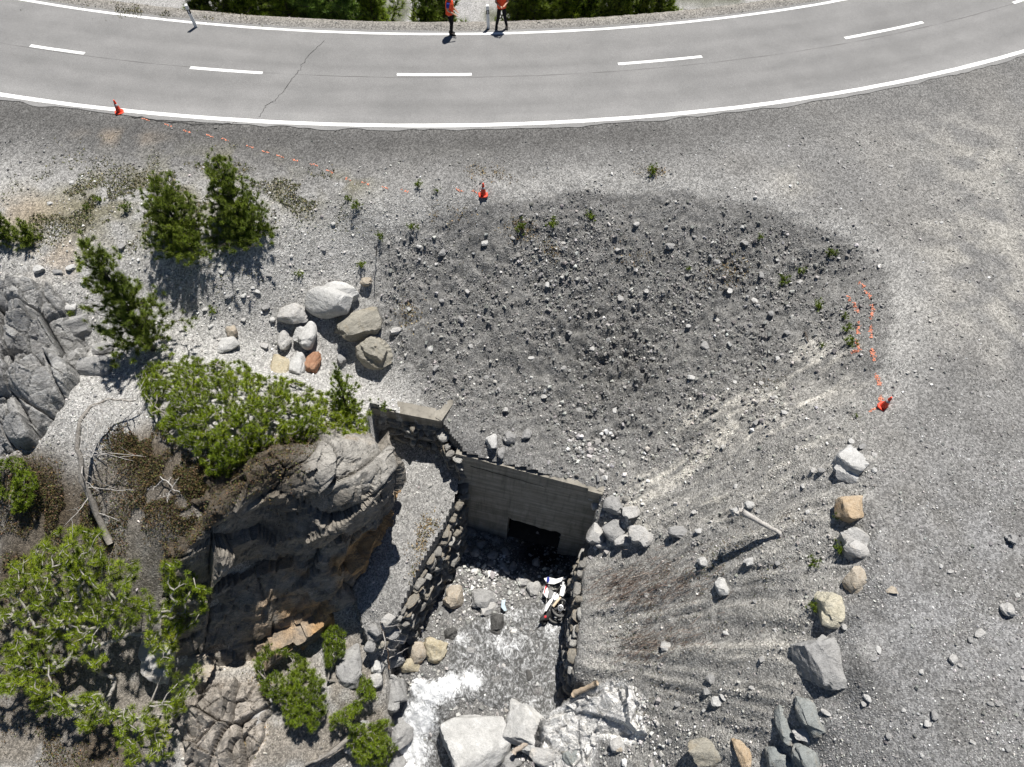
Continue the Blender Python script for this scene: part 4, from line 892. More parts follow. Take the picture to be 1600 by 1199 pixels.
lay_list = [(1412,1110,12),(1452,1132,11),(1460,1118,20),(1448,1131,14),(1530,990,22),(1516,1000,14),(1470,885,10),(1485,893,14),(1540,903,10),(1590,930,12),(1500,1040,14),(1560,1100,14),(1440,1050,12),(1490,1030,22),(1365,1030,14),(1372,1015,16),(1350,1100,14),(1548,1100,14),(1471,348,9),(1462,347,7),(1330,300,9),(1392,260,9),(1340,222,7),(1167,222,7),(1545,620,8),(1430,580,8),(1575,1170,16),(1355,1090,18),(1600,1060,14),(1388,1150,14),(1440,1180,12),(1520,1160,12)]
for i, (u, v, d_) in enumerate(lay_list):
    B('gravel_stone', u, v, .78 * d_ * (.75 + .45 * ((i * 37) % 10) / 9), d_ * .78 * (.6 + .35 * ((i * 53) % 10) / 9), .6, ['white', 'pale', 'grey'][i % 3], where_label('gravel stone', ['white', 'pale', 'grey'][i % 3], u, v, d_), .3, i * .9, 2, 400 + i, cat='stone', group='loose stones on the lay-by gravel', planes=9)
left_list = [(78,318,12),(110,250,8),(112,285,9),(190,385,14),(338,387,12),(367,368,8),(60,420,18),(90,425,14),(110,418,14),(260,432,12),(395,450,11),(357,463,12),(380,462,10),(320,484,10),(400,455,12),(415,480,14),(425,500,12),(412,540,14),(330,510,10),(300,470,10),(270,470,12),(285,515,12),(250,500,10),(420,430,9),(345,425,9),(30,435,14),(130,440,12),(215,560,12),(205,535,16),(192,555,14),(455,400,9),(505,390,8),(520,350,8),(380,500,9)]
for i, (u, v, d_) in enumerate(left_list):
    B('terrace_stone', u, v, d_ * (.75 + .45 * ((i * 37) % 10) / 9), d_ * (.6 + .35 * ((i * 53) % 10) / 9), .6, ['white', 'pale', 'white', 'grey'][i % 4], where_label('gravel stone', ['white', 'pale', 'white', 'grey'][i % 4], u, v, d_), .3, i * .9, 2, 500 + i, cat='stone', group='loose stones on the left gravel slope', planes=9)

# ------------------------------------------------------------------ gravel: too much to count
def pebble_protos(k, seed):
    """eight-cornered broken stones of twelve triangles"""
    L = []; Fs = []
    for i in range(k):
        g = np.random.default_rng(seed + i); D = np.array([(x, y, z) for x in (-1, 1) for y in (-1, 1) for z in (-1, 1)], float) + g.normal(size=(8, 3)) * .42
        D /= np.linalg.norm(D, axis=1)[:, None]; D *= g.uniform(.8, 1.0, (8, 1)) * np.array([1, g.uniform(.6, 1), g.uniform(.45, .85)])
        bm = bmesh.new(); vs_ = [bm.verts.new(p) for p in D * .5]; bmesh.ops.convex_hull(bm, input=vs_); bm.verts.index_update(); bm.verts.ensure_lookup_table(); bmesh.ops.triangulate(bm, faces=bm.faces[:])
        if len(bm.faces) == 12 and len(bm.verts) == 8: L.append(np.array([v.co[:] for v in bm.verts])); Fs.append(np.array([[v.index for v in f.verts] for f in bm.faces]))
        bm.free()
    return np.stack(L), np.stack(Fs)
PROT, PF = pebble_protos(40, 900)
def quat_mats(n, g):
    q = g.normal(size=(n, 4)); q /= np.linalg.norm(q, axis=1)[:, None]; a, b, c, d = q.T
    return np.stack([1-2*(c*c+d*d), 2*(b*c-a*d), 2*(b*d+a*c), 2*(b*c+a*d), 1-2*(b*b+d*d), 2*(c*d-a*b), 2*(b*d-a*c), 2*(c*d+a*b), 1-2*(b*b+c*c)], -1).reshape(n, 3, 3)
def stones_mesh(name, pos, rad, col, g):
    n = len(pos); k = g.integers(0, len(PROT), n); Mx = quat_mats(n, g); PV = PROT[k] * (rad[:, None, None] * 2)
    Vv = np.einsum('nij,nkj->nki', Mx, PV); Vv[..., 2] *= 0.8; Vv += pos[:, None, :]
    m_ = PV.shape[1]; Fc = (PF[k] + (np.arange(n) * m_)[:, None, None]).reshape(-1, 3)
    return np_mesh(name, Vv.reshape(-1, 3), Fc, False, np.repeat(col, m_, axis=0))
def pebble_mat():
    b = NB('pebbles'); a = b.attr('Col'); n = b.noise(b.coord('Object', 1.0), 30, 2, 0.6)
    return b.fin(b.mix(1.0, a.outputs['Color'], b.ramp(n, [(0.3, 0.75), (0.7, 1.2)]), 'MULTIPLY'), 0.9, None, 0.15)
MPB = pebble_mat()
def cell(A, x, y):
    i = np.clip(np.searchsorted(GX, x) - 1, 0, len(GX) - 1); j = np.clip(np.searchsorted(GY, y) - 1, 0, len(GY) - 1); return A[j, i]
def scatter(name, n, x0, x1, y0, y1, dens, r0, r1, pw, bright, seed, sink=0.15, wf=.09, own=0.0, sg=.28):
    g = np.random.default_rng(seed); x = g.uniform(x0, x1, n * 7); y = g.uniform(y0, y1, n * 7)
    z = gz(x, y); q = np.stack([x, y, z], -1) - CAM; dep = q @ _f; uu = 800 + F * (q @ _r) / dep; vv = 599.5 - F * (q @ _u) / dep
    ok = (uu > -120) & (uu < 1720) & (vv > -60) & (vv < 1320) & (g.random(len(x)) < dens(x, y) * np.clip(.55 + .6 * fbm(x * .9, y * .9, 0, 3, seed + 40), .08, 1))
    x, y, z = x[ok][:n], y[ok][:n], z[ok][:n]
    r = np.clip(r0 * (1 - g.random(len(x))) ** (-1 / pw), r0, r1); r = np.where(r >= r1, r0 * 1.5, r)
    c = (cell(CC, x, y) * (1 - own) + np.array([.30, .295, .285]) * own) * np.exp(g.normal(size=len(x)) * sg + math.log(bright))[:, None]
    wht = g.random(len(x)) < wf; c = np.where(wht[:, None], np.maximum(c * 1.7, 0.33) * g.uniform(.8, 1.3, (len(x), 1)), c); c = np.clip(c * (1 + g.normal(size=(len(x), 3)) * 0.02), 0.03, 0.72)
    c = c * np.array([1.0, 0.995, 0.985])
    me = stones_mesh(name, np.stack([x, y, z + r * (0.35 - sink)], -1), r, c, g); o = link(name, me, None, MPB); tag(o, kind='stuff'); print(name, len(x)); return o
def not_road(x, y): s = ring(x, y); return (s > RW + 0.35) & True
d_open = lambda x, y: not_road(x, y) * (1 - .7 * cell(SOIL, x, y)) * (1 - .6 * cell(LOW, x, y)) * (1 - cell(BOWL, x, y)) * (1 - cell(FLANK, x, y)) * ~cell(IN_BED, x, y) * np.where(np.max([cell(d, x, y) for d in ROCK.values()], 0) > 0, 0.12, 1.0) * np.where(ring(x, y) < RW + 2.0, 0.22, 1.0)
scatter('gravel', 30000, -24, 24, 0, 25.5, d_open, 0.016, 0.10, 2.4, 1.1, 11, wf=.16, own=.35)
scatter('bowl_scree', 38000, -5, 13, 11, 21.5, lambda x, y: cell(BOWL, x, y) ** 1.3, 0.017, 0.14, 2.2, 1.0, 12, sink=.0, wf=.15, own=.45)
scatter('slope_scree', 11000, 1, 11, 0, 14, lambda x, y: cell(FLANK, x, y), 0.016, 0.09, 2.5, 1.1, 13, wf=.12, own=.3)
scatter('stream_gravel', 5000, -7, 6, 0, 13, lambda x, y: cell(IN_BED, x, y) * 1.0, 0.03, 0.17, 1.9, 1.2, 14, wf=.2, own=.6)
br = lambda x, y: not_road(x, y) * (1 - cell(BOWL, x, y)) * (1 - cell(FLANK, x, y))
scatter('layby_gravel', 9000, 6, 17, -1.5, 12, lambda x, y: br(x, y) * np.clip(1.2 - y / 14, .15, 1), 0.016, 0.06, 2.6, 1.15, 21, wf=.4, own=.5)
scatter('terrace_gravel', 6000, -17, -2.5, 11, 22, lambda x, y: br(x, y) * cell(left, x, y) * (1 - cell(SOIL, x, y)), 0.02, 0.09, 2.3, 1.15, 22, wf=.45, own=.5)
scatter('headwall_rubble', 900, 2.2, 7, 9.5, 14, lambda x, y: ~cell(IN_BED, x, y) * (np.exp(-(((x - P(965,800,-5.6)[0]) / 1.0) ** 2 + ((y - P(965,800,-5.6)[1]) / .8) ** 2)) + .5 * np.exp(-(((x - P(900,700,-5.2)[0]) / 2.0) ** 2 + ((y - P(900,700,-5.2)[1]) / .7) ** 2))), 0.04, 0.22, 2.0, 1.15, 24, sink=.1, wf=.35, own=.7)
scatter('stream_rubble', 1100, -4, 4, 6.5, 11.5, lambda x, y: cell(IN_BED, x, y) * np.exp(-(((x - P(780,915,-10.7)[0]) / 1.6) ** 2 + ((y - P(780,915,-10.7)[1]) / .8) ** 2)), 0.05, 0.24, 2.0, 1.3, 17, sink=.05, wf=.5, own=.8)
scatter('shelf_rubble', 900, 1.0, 6.5, 0, 5.5, lambda x, y: np.exp(-(((x - P(985,1150,-8)[0]) / 1.2) ** 2 + ((y - P(985,1150,-8)[1]) / .8) ** 2)), 0.04, 0.2, 2.0, 1.3, 18, sink=.05, wf=.4, own=.8)
scatter('verge_gravel', 5000, -26, 26, 28, 40, lambda x, y: ((ring(x, y) < -0.32) & (ring(x, y) > -2.2)) * 1.0, 0.02, 0.07, 2.3, 1.2, 15)
# ------------------------------------------------------------------ pines and shrubs
def wood(name, c1, c2):
    b = NB(name); co = b.coord('Object', (1, 1, .35)); n = b.noise(co, 18, 4, 0.7)
    return b.fin(b.mix(b.ramp(n, [(0.35, 0.0), (0.65, 1.0)]), c1, c2), 0.9, b.bump(n, 0.6, 0.03), 0.15)
W_GREY = wood('grey_bark', (0.16, 0.145, 0.125), (0.30, 0.28, 0.255)); W_DARK = wood('dark_bark', (0.05, 0.042, 0.035), (0.12, 0.10, 0.085)); W_PALE = wood('pale_bark', (0.24, 0.225, 0.20), (0.40, 0.38, 0.35)); W_DEAD = wood('dead_wood', (0.30, 0.28, 0.26), (0.52, 0.50, 0.47))
def needle_mat(name):
    b = NB(name); a = b.attr('Col')
    b.fin(a.outputs['Color'], 0.55, None, 0.3)
    tr = b.n('ShaderNodeBsdfTranslucent'); b.l(a.outputs['Color'], tr.inputs[0]); mx = b.n('ShaderNodeMixShader'); mx.inputs[0].default_value = 0.38
    b.l(b.b.outputs[0], mx.inputs[1]); b.l(tr.outputs[0], mx.inputs[2]); b.l(mx.outputs[0], b.out.inputs[0]); return b.m
NEED = needle_mat('needles')
def grow(root, tips, trunk=None, pen=0.35, seed=0, bend=0.12, sag=0.0):
    """joins tips into one branching skeleton: returns nodes, parent index"""
    g = np.random.default_rng(seed)
    nodes = [np.array(root, float)]; par = [-1]; plen = [0.0]
    if trunk is not None:
        for q in trunk: nodes.append(np.array(q, float)); par.append(len(nodes) - 2); plen.append(plen[-1] + np.linalg.norm(nodes[-1] - nodes[-2]))
    base = np.array(nodes); order = np.argsort([np.min(np.linalg.norm(base - t, axis=1)) for t in tips]); tipid = []
    A = np.zeros((len(nodes) + 4 * len(tips) + 8, 3)); PL = np.zeros(len(A)); A[:len(nodes)] = base; PL[:len(nodes)] = plen; n = len(nodes)
    for k in order:
        t = tips[k]; dv = t - A[:n]; d = np.linalg.norm(dv, axis=1)
        cost = d + pen * PL[:n] + 0.8 * np.maximum(0, -dv[:, 2])            # branches leave from below or inside
        i = int(np.argmin(cost)); a = A[i].copy(); L = d[i]
        m = 2 if L > 0.25 else 1; last = i
        for s in range(1, m + 1):
            f = s / m; q = a + (t - a) * f
            if s < m: q = q + g.normal(size=3) * bend * L + np.array([0, 0, -sag * L])
            A[n] = q; PL[n] = PL[last] + np.linalg.norm(q - A[last]); par.append(last); last = n; n += 1
        tipid.append(last)
    return A[:n], np.array(par), tipid
def skeleton_mesh(nodes, par, tipid, r_tip, r_pow=0.42, rmax=0.2, ns=4):
    n = len(nodes); cnt = np.zeros(n); cnt[tipid] = 1
    for i in range(n - 1, 0, -1): cnt[par[i]] += cnt[i]
    rad = np.minimum(r_tip * np.maximum(cnt, 1) ** r_pow, rmax)
    a = nodes[par[1:]]; b = nodes[1:]; t = b - a; L = np.linalg.norm(t, axis=1, keepdims=True); t = t / np.maximum(L, 1e-6)
    x = np.cross(t, np.array([0.21, 0.43, 0.88])); x /= np.maximum(np.linalg.norm(x, axis=1, keepdims=True), 1e-6); y = np.cross(t, x)
    ra = np.minimum(rad[par[1:]], rad[1:] * 1.5)[:, None]; rb = rad[1:][:, None]; V = []
    for k in range(ns):
        th = 2 * math.pi * k / ns; V.append(a + (x * math.cos(th) + y * math.sin(th)) * ra)
    for k in range(ns):
        th = 2 * math.pi * k / ns; V.append(b + t * rb * .5 + (x * math.cos(th) + y * math.sin(th)) * rb)
    V = np.stack(V, 1); m = len(a); o = (np.arange(m) * 2 * ns)[:, None]
    Fc = np.concatenate([np.concatenate([o + k, o + (k+1) % ns, o + ns + (k+1) % ns, o + ns + k], 1) for k in range(ns)])
    return V.reshape(-1, 3), Fc
def tufts(cent, axis, size, nn, wid, c_in, c_out, seed, spread=0.9, shoot=0.6):
    """needle bursts: every needle a thin triangle"""
    g = np.random.default_rng(seed); n = len(cent); axis = axis / np.maximum(np.linalg.norm(axis, axis=1, keepdims=True), 1e-6)
    size = np.broadcast_to(np.asarray(size, float), (n,)) * g.uniform(.7, 1.25, n)
    d = g.normal(size=(n, nn, 3)); d /= np.linalg.norm(d, axis=2, keepdims=True); d = d * spread + axis[:, None] * 0.75; d /= np.linalg.norm(d, axis=2, keepdims=True)
    st = cent[:, None] - axis[:, None] * (g.random((n, nn, 1)) * shoot * size[:, None, None]); ln = size[:, None, None] * g.uniform(.55, 1.0, (n, nn, 1))
    w_ = np.cross(d, g.normal(size=(n, nn, 3))); w_ /= np.maximum(np.linalg.norm(w_, axis=2, keepdims=True), 1e-6); w_ *= wid
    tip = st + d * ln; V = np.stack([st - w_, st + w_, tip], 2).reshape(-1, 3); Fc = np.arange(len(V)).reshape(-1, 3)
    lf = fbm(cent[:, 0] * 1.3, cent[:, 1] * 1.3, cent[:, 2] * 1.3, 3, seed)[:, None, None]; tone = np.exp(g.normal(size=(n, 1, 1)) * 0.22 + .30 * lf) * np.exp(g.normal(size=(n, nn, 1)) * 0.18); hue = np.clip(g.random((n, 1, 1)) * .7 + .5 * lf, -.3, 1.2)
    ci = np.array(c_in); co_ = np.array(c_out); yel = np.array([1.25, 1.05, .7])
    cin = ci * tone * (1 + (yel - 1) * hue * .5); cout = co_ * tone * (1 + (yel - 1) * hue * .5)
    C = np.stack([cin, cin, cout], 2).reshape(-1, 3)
    return V, Fc, np.clip(C, 0, .8)
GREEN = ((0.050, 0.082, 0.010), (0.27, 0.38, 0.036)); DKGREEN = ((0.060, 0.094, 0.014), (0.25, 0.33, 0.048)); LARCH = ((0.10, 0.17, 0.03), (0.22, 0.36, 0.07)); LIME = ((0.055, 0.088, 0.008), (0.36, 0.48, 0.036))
def plant(name, label, cat, root, tips, trunk=None, size=0.12, nn=40, wid=0.006, colors=GREEN, bark=W_GREY, r_tip=0.006, seed=0, pen=0.35, extra=0.0, group=None, up=0.6, rmax=.2, bend=.12, sag=0.0, rpow=.42, spread=.9):
    root = np.array(root, float); e = empty(name, root); tag(e, label, cat, group)
    nodes, par, tid = grow(root, tips, trunk, pen, seed, bend, sag); nodes = nodes - root
    V, Fc = skeleton_mesh(nodes, par, tid, r_tip, rpow, rmax); link('trunk', np_mesh('trunk', V, Fc, True), e, bark)
    tid = np.array(tid); c = nodes[tid]; ax = c - nodes[par[tid]]; ax /= np.maximum(np.linalg.norm(ax, axis=1, keepdims=True), 1e-6); ax = ax * (1 - up) + np.array([0, 0, up])
    if extra > 0:                                                    # needles further back along the shoots
        g = np.random.default_rng(seed + 5); k = g.random(len(tid)) < extra; c2 = c[k] + (nodes[par[tid]][k] - c[k]) * g.uniform(.25, .6, (k.sum(), 1)); c = np.vstack([c, c2]); ax = np.vstack([ax, ax[k]])
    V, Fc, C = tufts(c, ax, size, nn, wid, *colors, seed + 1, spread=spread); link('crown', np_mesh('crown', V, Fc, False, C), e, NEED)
    return e
def cone_tips(base, top, rad, n, seed, f0=0.08, prof=1.0, shell=0.5, squash=(1, 1), gap=0.35):
    """tips through the volume of a conical crown, in uneven whorls"""
    g = np.random.default_rng(seed); base = np.array(base); top = np.array(top); out = []
    lob = g.uniform(0, 6.28, 5); ph = g.uniform(.6, 1.25, 24)
    while len(out) < n:
        f = f0 + (1 - f0) * (1 - math.sqrt(1 - g.random() * 0.995)); a = g.uniform(0, 2 * math.pi)
        wh = int(f * 24) % 24; sec = 0.75 + 0.30 * math.sin(2 * a + lob[0] + wh * 1.3) + 0.22 * math.sin(5 * a + lob[1] + wh * 2.1)
        rr = rad * (1 - f) ** prof * ph[wh] * max(sec, .25) + 0.03 * rad
        s = g.random() ** shell
        if g.random() < gap * (1 - s) : continue
        p = base + (top - base) * f + np.array([math.cos(a) * squash[0], math.sin(a) * squash[1], 0]) * rr * s + np.array([0, 0, 0.18 * rr * s])
        out.append(p + g.normal(size=3) * 0.03)
    return np.array(out)
def upright(bu, bv, tu, tv, lean=.05):     # foot on the ground at one pixel, tip seen at another, leaning a little uphill
    b = PG(bu, bv); t = PY(tu, tv, b[1] + lean); return b, t
def conifer(name, label, bu, bv, tu, tv, rad, n, seed, size, nn, wid, colors=GREEN, bark=W_DARK, **kw):
    b, t = upright(bu, bv, tu, tv, kw.pop('lean', .05)); print(name, 'height', t[2] - b[2])
    fr = kw.pop('f0', 0.05); ck = {k: kw.pop(k) for k in ('prof', 'shell', 'squash', 'gap') if k in kw}
    tips = cone_tips(b, t, rad, n, seed, fr, **ck); g = np.random.default_rng(seed)
    trunk = [b + (t - b) * f + np.append(g.normal(size=2) * 0.02, 0) for f in np.linspace(0.08, .97, 14)]
    tips = np.vstack([tips, t]); return plant(name, label, 'pine tree', b - (0, 0, .1), tips, trunk, size, nn, wid, colors, bark, seed=seed, **kw)
conifer('pine_tree', 'leaning slender pine with dark trunk on the left slope', 240,548,124,362,1.7,700,1,.19,60,.0065,DKGREEN,W_DARK,lean=.7,f0=.10,prof=.65,shell=.7,gap=.3,pen=.1,r_tip=.006,extra=.5,rmax=.09)
conifer('pine_tree', 'bushy young pine, left of the pair below the road', 293,392,238,268,1.3,1000,2,.15,60,.006,DKGREEN,W_DARK,lean=1.25,f0=.0,prof=.5,shell=.45,pen=.1,extra=.6,rmax=.07)
conifer('pine_tree', 'bushy young pine, taller and right of the pair below the road', 385,373,331,233,1.25,1050,3,.15,60,.006,DKGREEN,W_DARK,lean=1.25,f0=.0,prof=.5,shell=.45,pen=.1,extra=.6,rmax=.07)
conifer('pine_tree', 'small bright green pine tip at the right end of the shrub', 545,648,522,568,.75,230,4,.13,40,.007,GREEN,W_DARK,f0=.0,prof=.8,shell=.5,pen=.1,extra=.5,rmax=.04)
conifer('pine_tree', 'small bushy pine cut by the left edge below the road', 45,378,28,342,.55,130,5,.13,40,.007,DKGREEN,W_DARK,f0=.0,prof=.6,pen=.1,extra=.5,rmax=.03)
conifer('pine_tree', 'low pine at the left picture edge beside a small bushy pine', 8,376,-6,336,.7,150,6,.13,40,.007,DKGREEN,W_DARK,f0=.0,prof=.6,pen=.1,extra=.5,rmax=.03)
def poly_tips(poly, n, seed, h0, h1, dome=0.0, clump=0.35, cs=.9):
    """shoot tips over a footprint drawn on the ground, standing h0..h1 above it"""
    g = np.random.default_rng(seed); pl = np.array(poly, float); u = g.uniform(pl[:, 0].min(), pl[:, 0].max(), n * 6); v = g.uniform(pl[:, 1].min(), pl[:, 1].max(), n * 6)
    k = inpoly(u, v, pl); u, v = u[k][:n * 2], v[k][:n * 2]; b = PGV(u, v); k = fbm(b[:, 0] * cs, b[:, 1] * cs, 0, 2, seed) >= -clump + g.random(len(u)) * .15 - .1
    u, v, b = u[k][:n], v[k][:n], b[k][:n]; m = len(u); rise = 1 - dome + dome * np.minimum(1, distpoly(u, v, pl) / 45.0); h = (h0 + (h1 - h0) * g.random(m) ** .8) * rise
    d = _r[None] * ((u - 800) / F)[:, None] + _u[None] * ((599.5 - v) / F)[:, None] + _f[None]; c = CAM + d * ((b[:, 2] + h - CAMH) / d[:, 2])[:, None]; return c, b
def shrub(name, label, poly, n, seed, h0, h1, size, nn, wid, colors, bark=W_GREY, stems=7, cat='shrub', root=None, trunk=None, **kw):
    tips, feet = poly_tips(poly, n, seed, h0, h1, kw.pop('dome', .5), kw.pop('clump', .35), kw.pop('cs', .9)); g = np.random.default_rng(seed + 3)
    c = PG(*root) if root else feet.mean(0); c[2] = gz(c[0], c[1]) - .05
    nodes = []
    return plant(name, label, cat, c, tips, trunk, size, nn, wid, colors, bark, seed=seed, **kw)
shrub('pine_shrub', 'broad bright green mountain pine shrub above the rock tower', [(216,600),(225,570),(262,552),(310,560),(380,565),(400,585),(450,590),(500,610),(545,615),(578,645),(575,685),(535,712),(500,705),(470,690),(440,695),(420,705),(390,725),(355,745),(325,740),(300,700),(262,690),(235,650)], 2200, 21, .1, 1.3, .15, 60, .0065, LIME, W_GREY, root=(370,690), r_tip=.007, pen=.25, extra=.4, rmax=.10, up=.7, clump=.5, cs=2.6)
shrub('pine_shrub', 'small tufts of mountain pine hanging over the rock tower edge', [(545,735),(570,735),(575,760),(590,800),(592,835),(570,850),(555,820),(560,790),(548,770)], 190, 22, .2, .6, .14, 75, .005, LIME, W_GREY, root=(520,800), r_tip=.007, pen=.3, rmax=.05, up=.6)
big_poly = [(0,890),(60,850),(100,820),(160,825),(170,870),(235,880),(285,875),(330,925),(325,960),(290,985),(285,1010),(318,1050),(300,1100),(262,1130),(270,1190),(200,1195),(170,1130),(120,1150),(90,1110),(40,1140),(0,1130),(-60,1050),(-60,920)]
shrub('pine_tree', 'large pine seen from above at lower left, grey branches with needle tufts', big_poly, 1050, 23, .7, 2.0, .20, 130, .0062, LIME, W_PALE, cat='pine tree', root=(180,1060), r_tip=.012, pen=.12, rmax=.08, up=.4, clump=.45, cs=.7, bend=.10, rpow=.38, dome=.25, spread=1.35)
shrub('pine_tree', 'bright green pine top rising above the large pine at left', [(95,850),(120,822),(155,822),(172,850),(165,900),(130,905),(95,890)], 150, 24, 1.5, 2.5, .155, 50, .008, GREEN, W_DARK, cat='pine tree', root=(140,960), r_tip=.008, pen=.2, rmax=.06, extra=.5)
shrub('pine_tree', 'pine shrub under the dark cliff, left of the stream', [(396,1030),(420,1005),(450,1015),(475,1030),(505,1060),(512,1100),(500,1130),(480,1150),(450,1140),(440,1100),(410,1085)], 620, 25, .6, 1.6, .15, 75, .005, GREEN, W_GREY, cat='pine tree', root=(460,1130), pen=.2, rmax=.08, extra=.4)
shrub('pine_tree', 'slim small pine right of the pine shrub under the dark cliff', [(503,985),(520,978),(540,985),(538,1020),(530,1050),(510,1045)], 170, 26, .5, 1.3, .14, 75, .005, GREEN, W_GREY, cat='pine tree', root=(525,1065), pen=.2, rmax=.04, extra=.4)
shrub('pine_tree', 'pine with bent grey trunk beside the white water at the bottom', [(515,1120),(550,1100),(565,1065),(580,1062),(590,1095),(622,1105),(618,1130),(595,1140),(622,1165),(600,1199),(560,1195),(545,1165),(520,1160)], 560, 27, .5, 1.5, .15, 75, .005, GREEN, W_GREY, cat='pine tree', root=(480,1199), trunk=[PG(520,1180) + (0,0,.5), PG(560,1150) + (0,0,.7)], pen=.15, rmax=.10, extra=.4, r_tip=.008)
shrub('pine_shrub', 'small green shrub on the stones above the white water', [(560,1050),(578,1058),(590,1085),(578,1092),(562,1075)], 70, 28, .15, .5, .12, 40, .007, GREEN, W_GREY, root=(572,1085), pen=.3, rmax=.03, extra=.4)
shrub('pine_shrub', 'round pine shrub at the left edge beside brown heath', [(0,720),(25,712),(52,730),(60,760),(45,795),(10,805),(-20,790),(-20,730)], 210, 29, .3, .9, .14, 44, .008, GREEN, W_GREY, root=(15,790), pen=.25, rmax=.05, extra=.4)
shrub('pine_shrub', 'loose tuft of young pine on the ridge left of the broad shrub', [(212,590),(225,575),(235,590),(225,605)], 16, 30, .3, .6, .13, 40, .007, GREEN, W_GREY, root=(228,602), pen=.3, rmax=.02)
# seedlings dotted over the slopes
def seedling_proto(k):
    g = np.random.default_rng(600 + k); n = 22; tips = np.column_stack([g.normal(size=n) * .10, g.normal(size=n) * .10, g.uniform(.08, .34, n)])
    nodes, par, tid = grow((0, 0, -.03), tips, None, .3, k); V, Fc = skeleton_mesh(nodes, par, tid, .004, .4, .02, 3); t = np_mesh('stem', V, Fc, True); t.materials.append(W_DARK)
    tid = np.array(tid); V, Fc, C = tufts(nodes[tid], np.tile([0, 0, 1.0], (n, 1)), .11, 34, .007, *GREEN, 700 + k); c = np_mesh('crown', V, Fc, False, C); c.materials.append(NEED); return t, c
SEED = [seedling_proto(k) for k in range(4)]
seed_px = [(864,351,1.0,'young pine seedling on the dark scree below the middle cone'),(922,340,.9,'young pine seedling on the scree right of another one below the middle cone'),(1297,397,1.0,'dark green seedling near the upper right rim of the bowl'),(1220,438,1.1,'bright green seedling on the right side of the bowl'),(1250,425,.8,'seedling beside a white stone on the right side of the bowl'),
 (1276,478,.9,'seedling left of the upper orange paint marks'),(1318,495,.7,'topmost of three seedlings beside the orange paint marks'),(1321,513,.9,'middle one of three seedlings beside the orange paint marks'),(1324,534,1.0,'lowest of three seedlings beside the orange paint marks'),(1283,540,.5,'tiny seedling left of the three beside the paint marks'),
 (812,357,1.1,'leafy green seedling at the top of the bowl with brown grass'),(646,356,.9,'seedling with dark shadow at the upper left of the bowl'),(556,320,.9,'green seedling at the left rim above the bowl'),(654,289,.8,'low green seedling on the rim left of the middle cone'),(682,299,.5,'tiny brownish seedling on the rim left of the middle cone'),(595,371,.8,'seedling beside a thin stick at the left rim'),
 (470,428,.7,'single seedling on pale gravel above the large white boulder'),(566,415,.9,'seedling above the small tan boulder'),(1337,650,.4,'tiny seedling left of the right-hand cone'),(1187,372,.6,'small seedling near the top right of the bowl'),(335,486,.8,'green seedling on pale gravel right of the leaning pine'),(156,313,.8,'low green tuft on the grassy terrace'),(200,326,1.0,'larger green tuft on the grassy terrace left of the young pines'),(136,325,.6,'small green tuft left of the larger ones on the terrace'),
 (1271,947,.9,'green sprig left of the cream-yellow boulder'),(1308,858,.9,'green sprig beside the square pale boulder'),(1308,808,.7,'green sprig beside the orange-brown boulder'),(1267,877,.8,'small green plant on the slope left of the crest boulders'),(543,311,.6,'little tuft left of the seedling on the left rim'),(1018,268,1.0,'brownish green tuft on the gravel above the bowl'),(600,636,1.0,'bright green sprig at the left end of the concrete slab'),(1075,420,.5,'tiny seedling in the middle of the bowl')]
for i, (u, v, s, lb) in enumerate(seed_px):
    p = PG(u, v + 4 * s); e = empty('seedling', p, i * 1.3); e.scale = (s, s, s); tag(e, lb, 'seedling', 'seedlings on the slopes')
    t, c = SEED[i % 4]; link('stem', t, e); link('crown', c, e)

# heath, dry grass and low herbs: masses of small leaves
def leafmat(): 
    b = NB('low_leaves'); a = b.attr('Col'); return b.fin(a.outputs['Color'], 0.7, None, 0.2)
MLF = leafmat()
def leaves(name, spots, n, hmax, size, cols, seed, cl=2.0, thr=-.1, label=None):
    g = np.random.default_rng(seed); X = []; 
    for (u, v, rx, ry, wt) in spots:
        p = PG(u, v); k = int(n * wt); X.append(np.column_stack([p[0] + g.normal(size=k) * rx, p[1] + g.normal(size=k) * ry]))
    X = np.vstack(X); nz = fbm(X[:, 0] * cl, X[:, 1] * cl, 0, 3, seed); X = X[nz > thr]; n = len(X)
    z = gz(X[:, 0], X[:, 1]); hm = 0.5 + 0.5 * fbm(X[:, 0] * 3, X[:, 1] * 3, 0, 2, seed + 2); c = np.column_stack([X, z + hmax * g.random(n) * np.clip(hm, .1, 1.2)])
    d = g.normal(size=(n, 3)); d[:, 2] = np.abs(d[:, 2]) * .8 + .2; d /= np.linalg.norm(d, axis=1)[:, None]; w_ = np.cross(d, g.normal(size=(n, 3))); w_ /= np.linalg.norm(w_, axis=1)[:, None]
    s = (size * g.uniform(.5, 1.3, n))[:, None]; V = np.stack([c - w_ * s * .3, c + w_ * s * .3, c + d * s], 1).reshape(-1, 3)
    ci = g.choice(len(cols), n, p=np.array([x[1] for x in cols]) / sum(x[1] for x in cols)); C = np.array([x[0] for x in cols])[ci] * np.exp(g.normal(size=(n, 1)) * .3)
    o = link(name, np_mesh(name, V, np.arange(3 * n).reshape(-1, 3), False, np.repeat(np.clip(C, 0, .7), 3, 0)), None, MLF); tag(o, label, kind='stuff'); return o
BR = [((0.085, 0.055, 0.030), 3), ((0.12, 0.085, 0.035), 2), ((0.055, 0.065, 0.022), 2), ((0.10, 0.11, 0.03), 1), ((0.16, 0.09, 0.06), .6)]
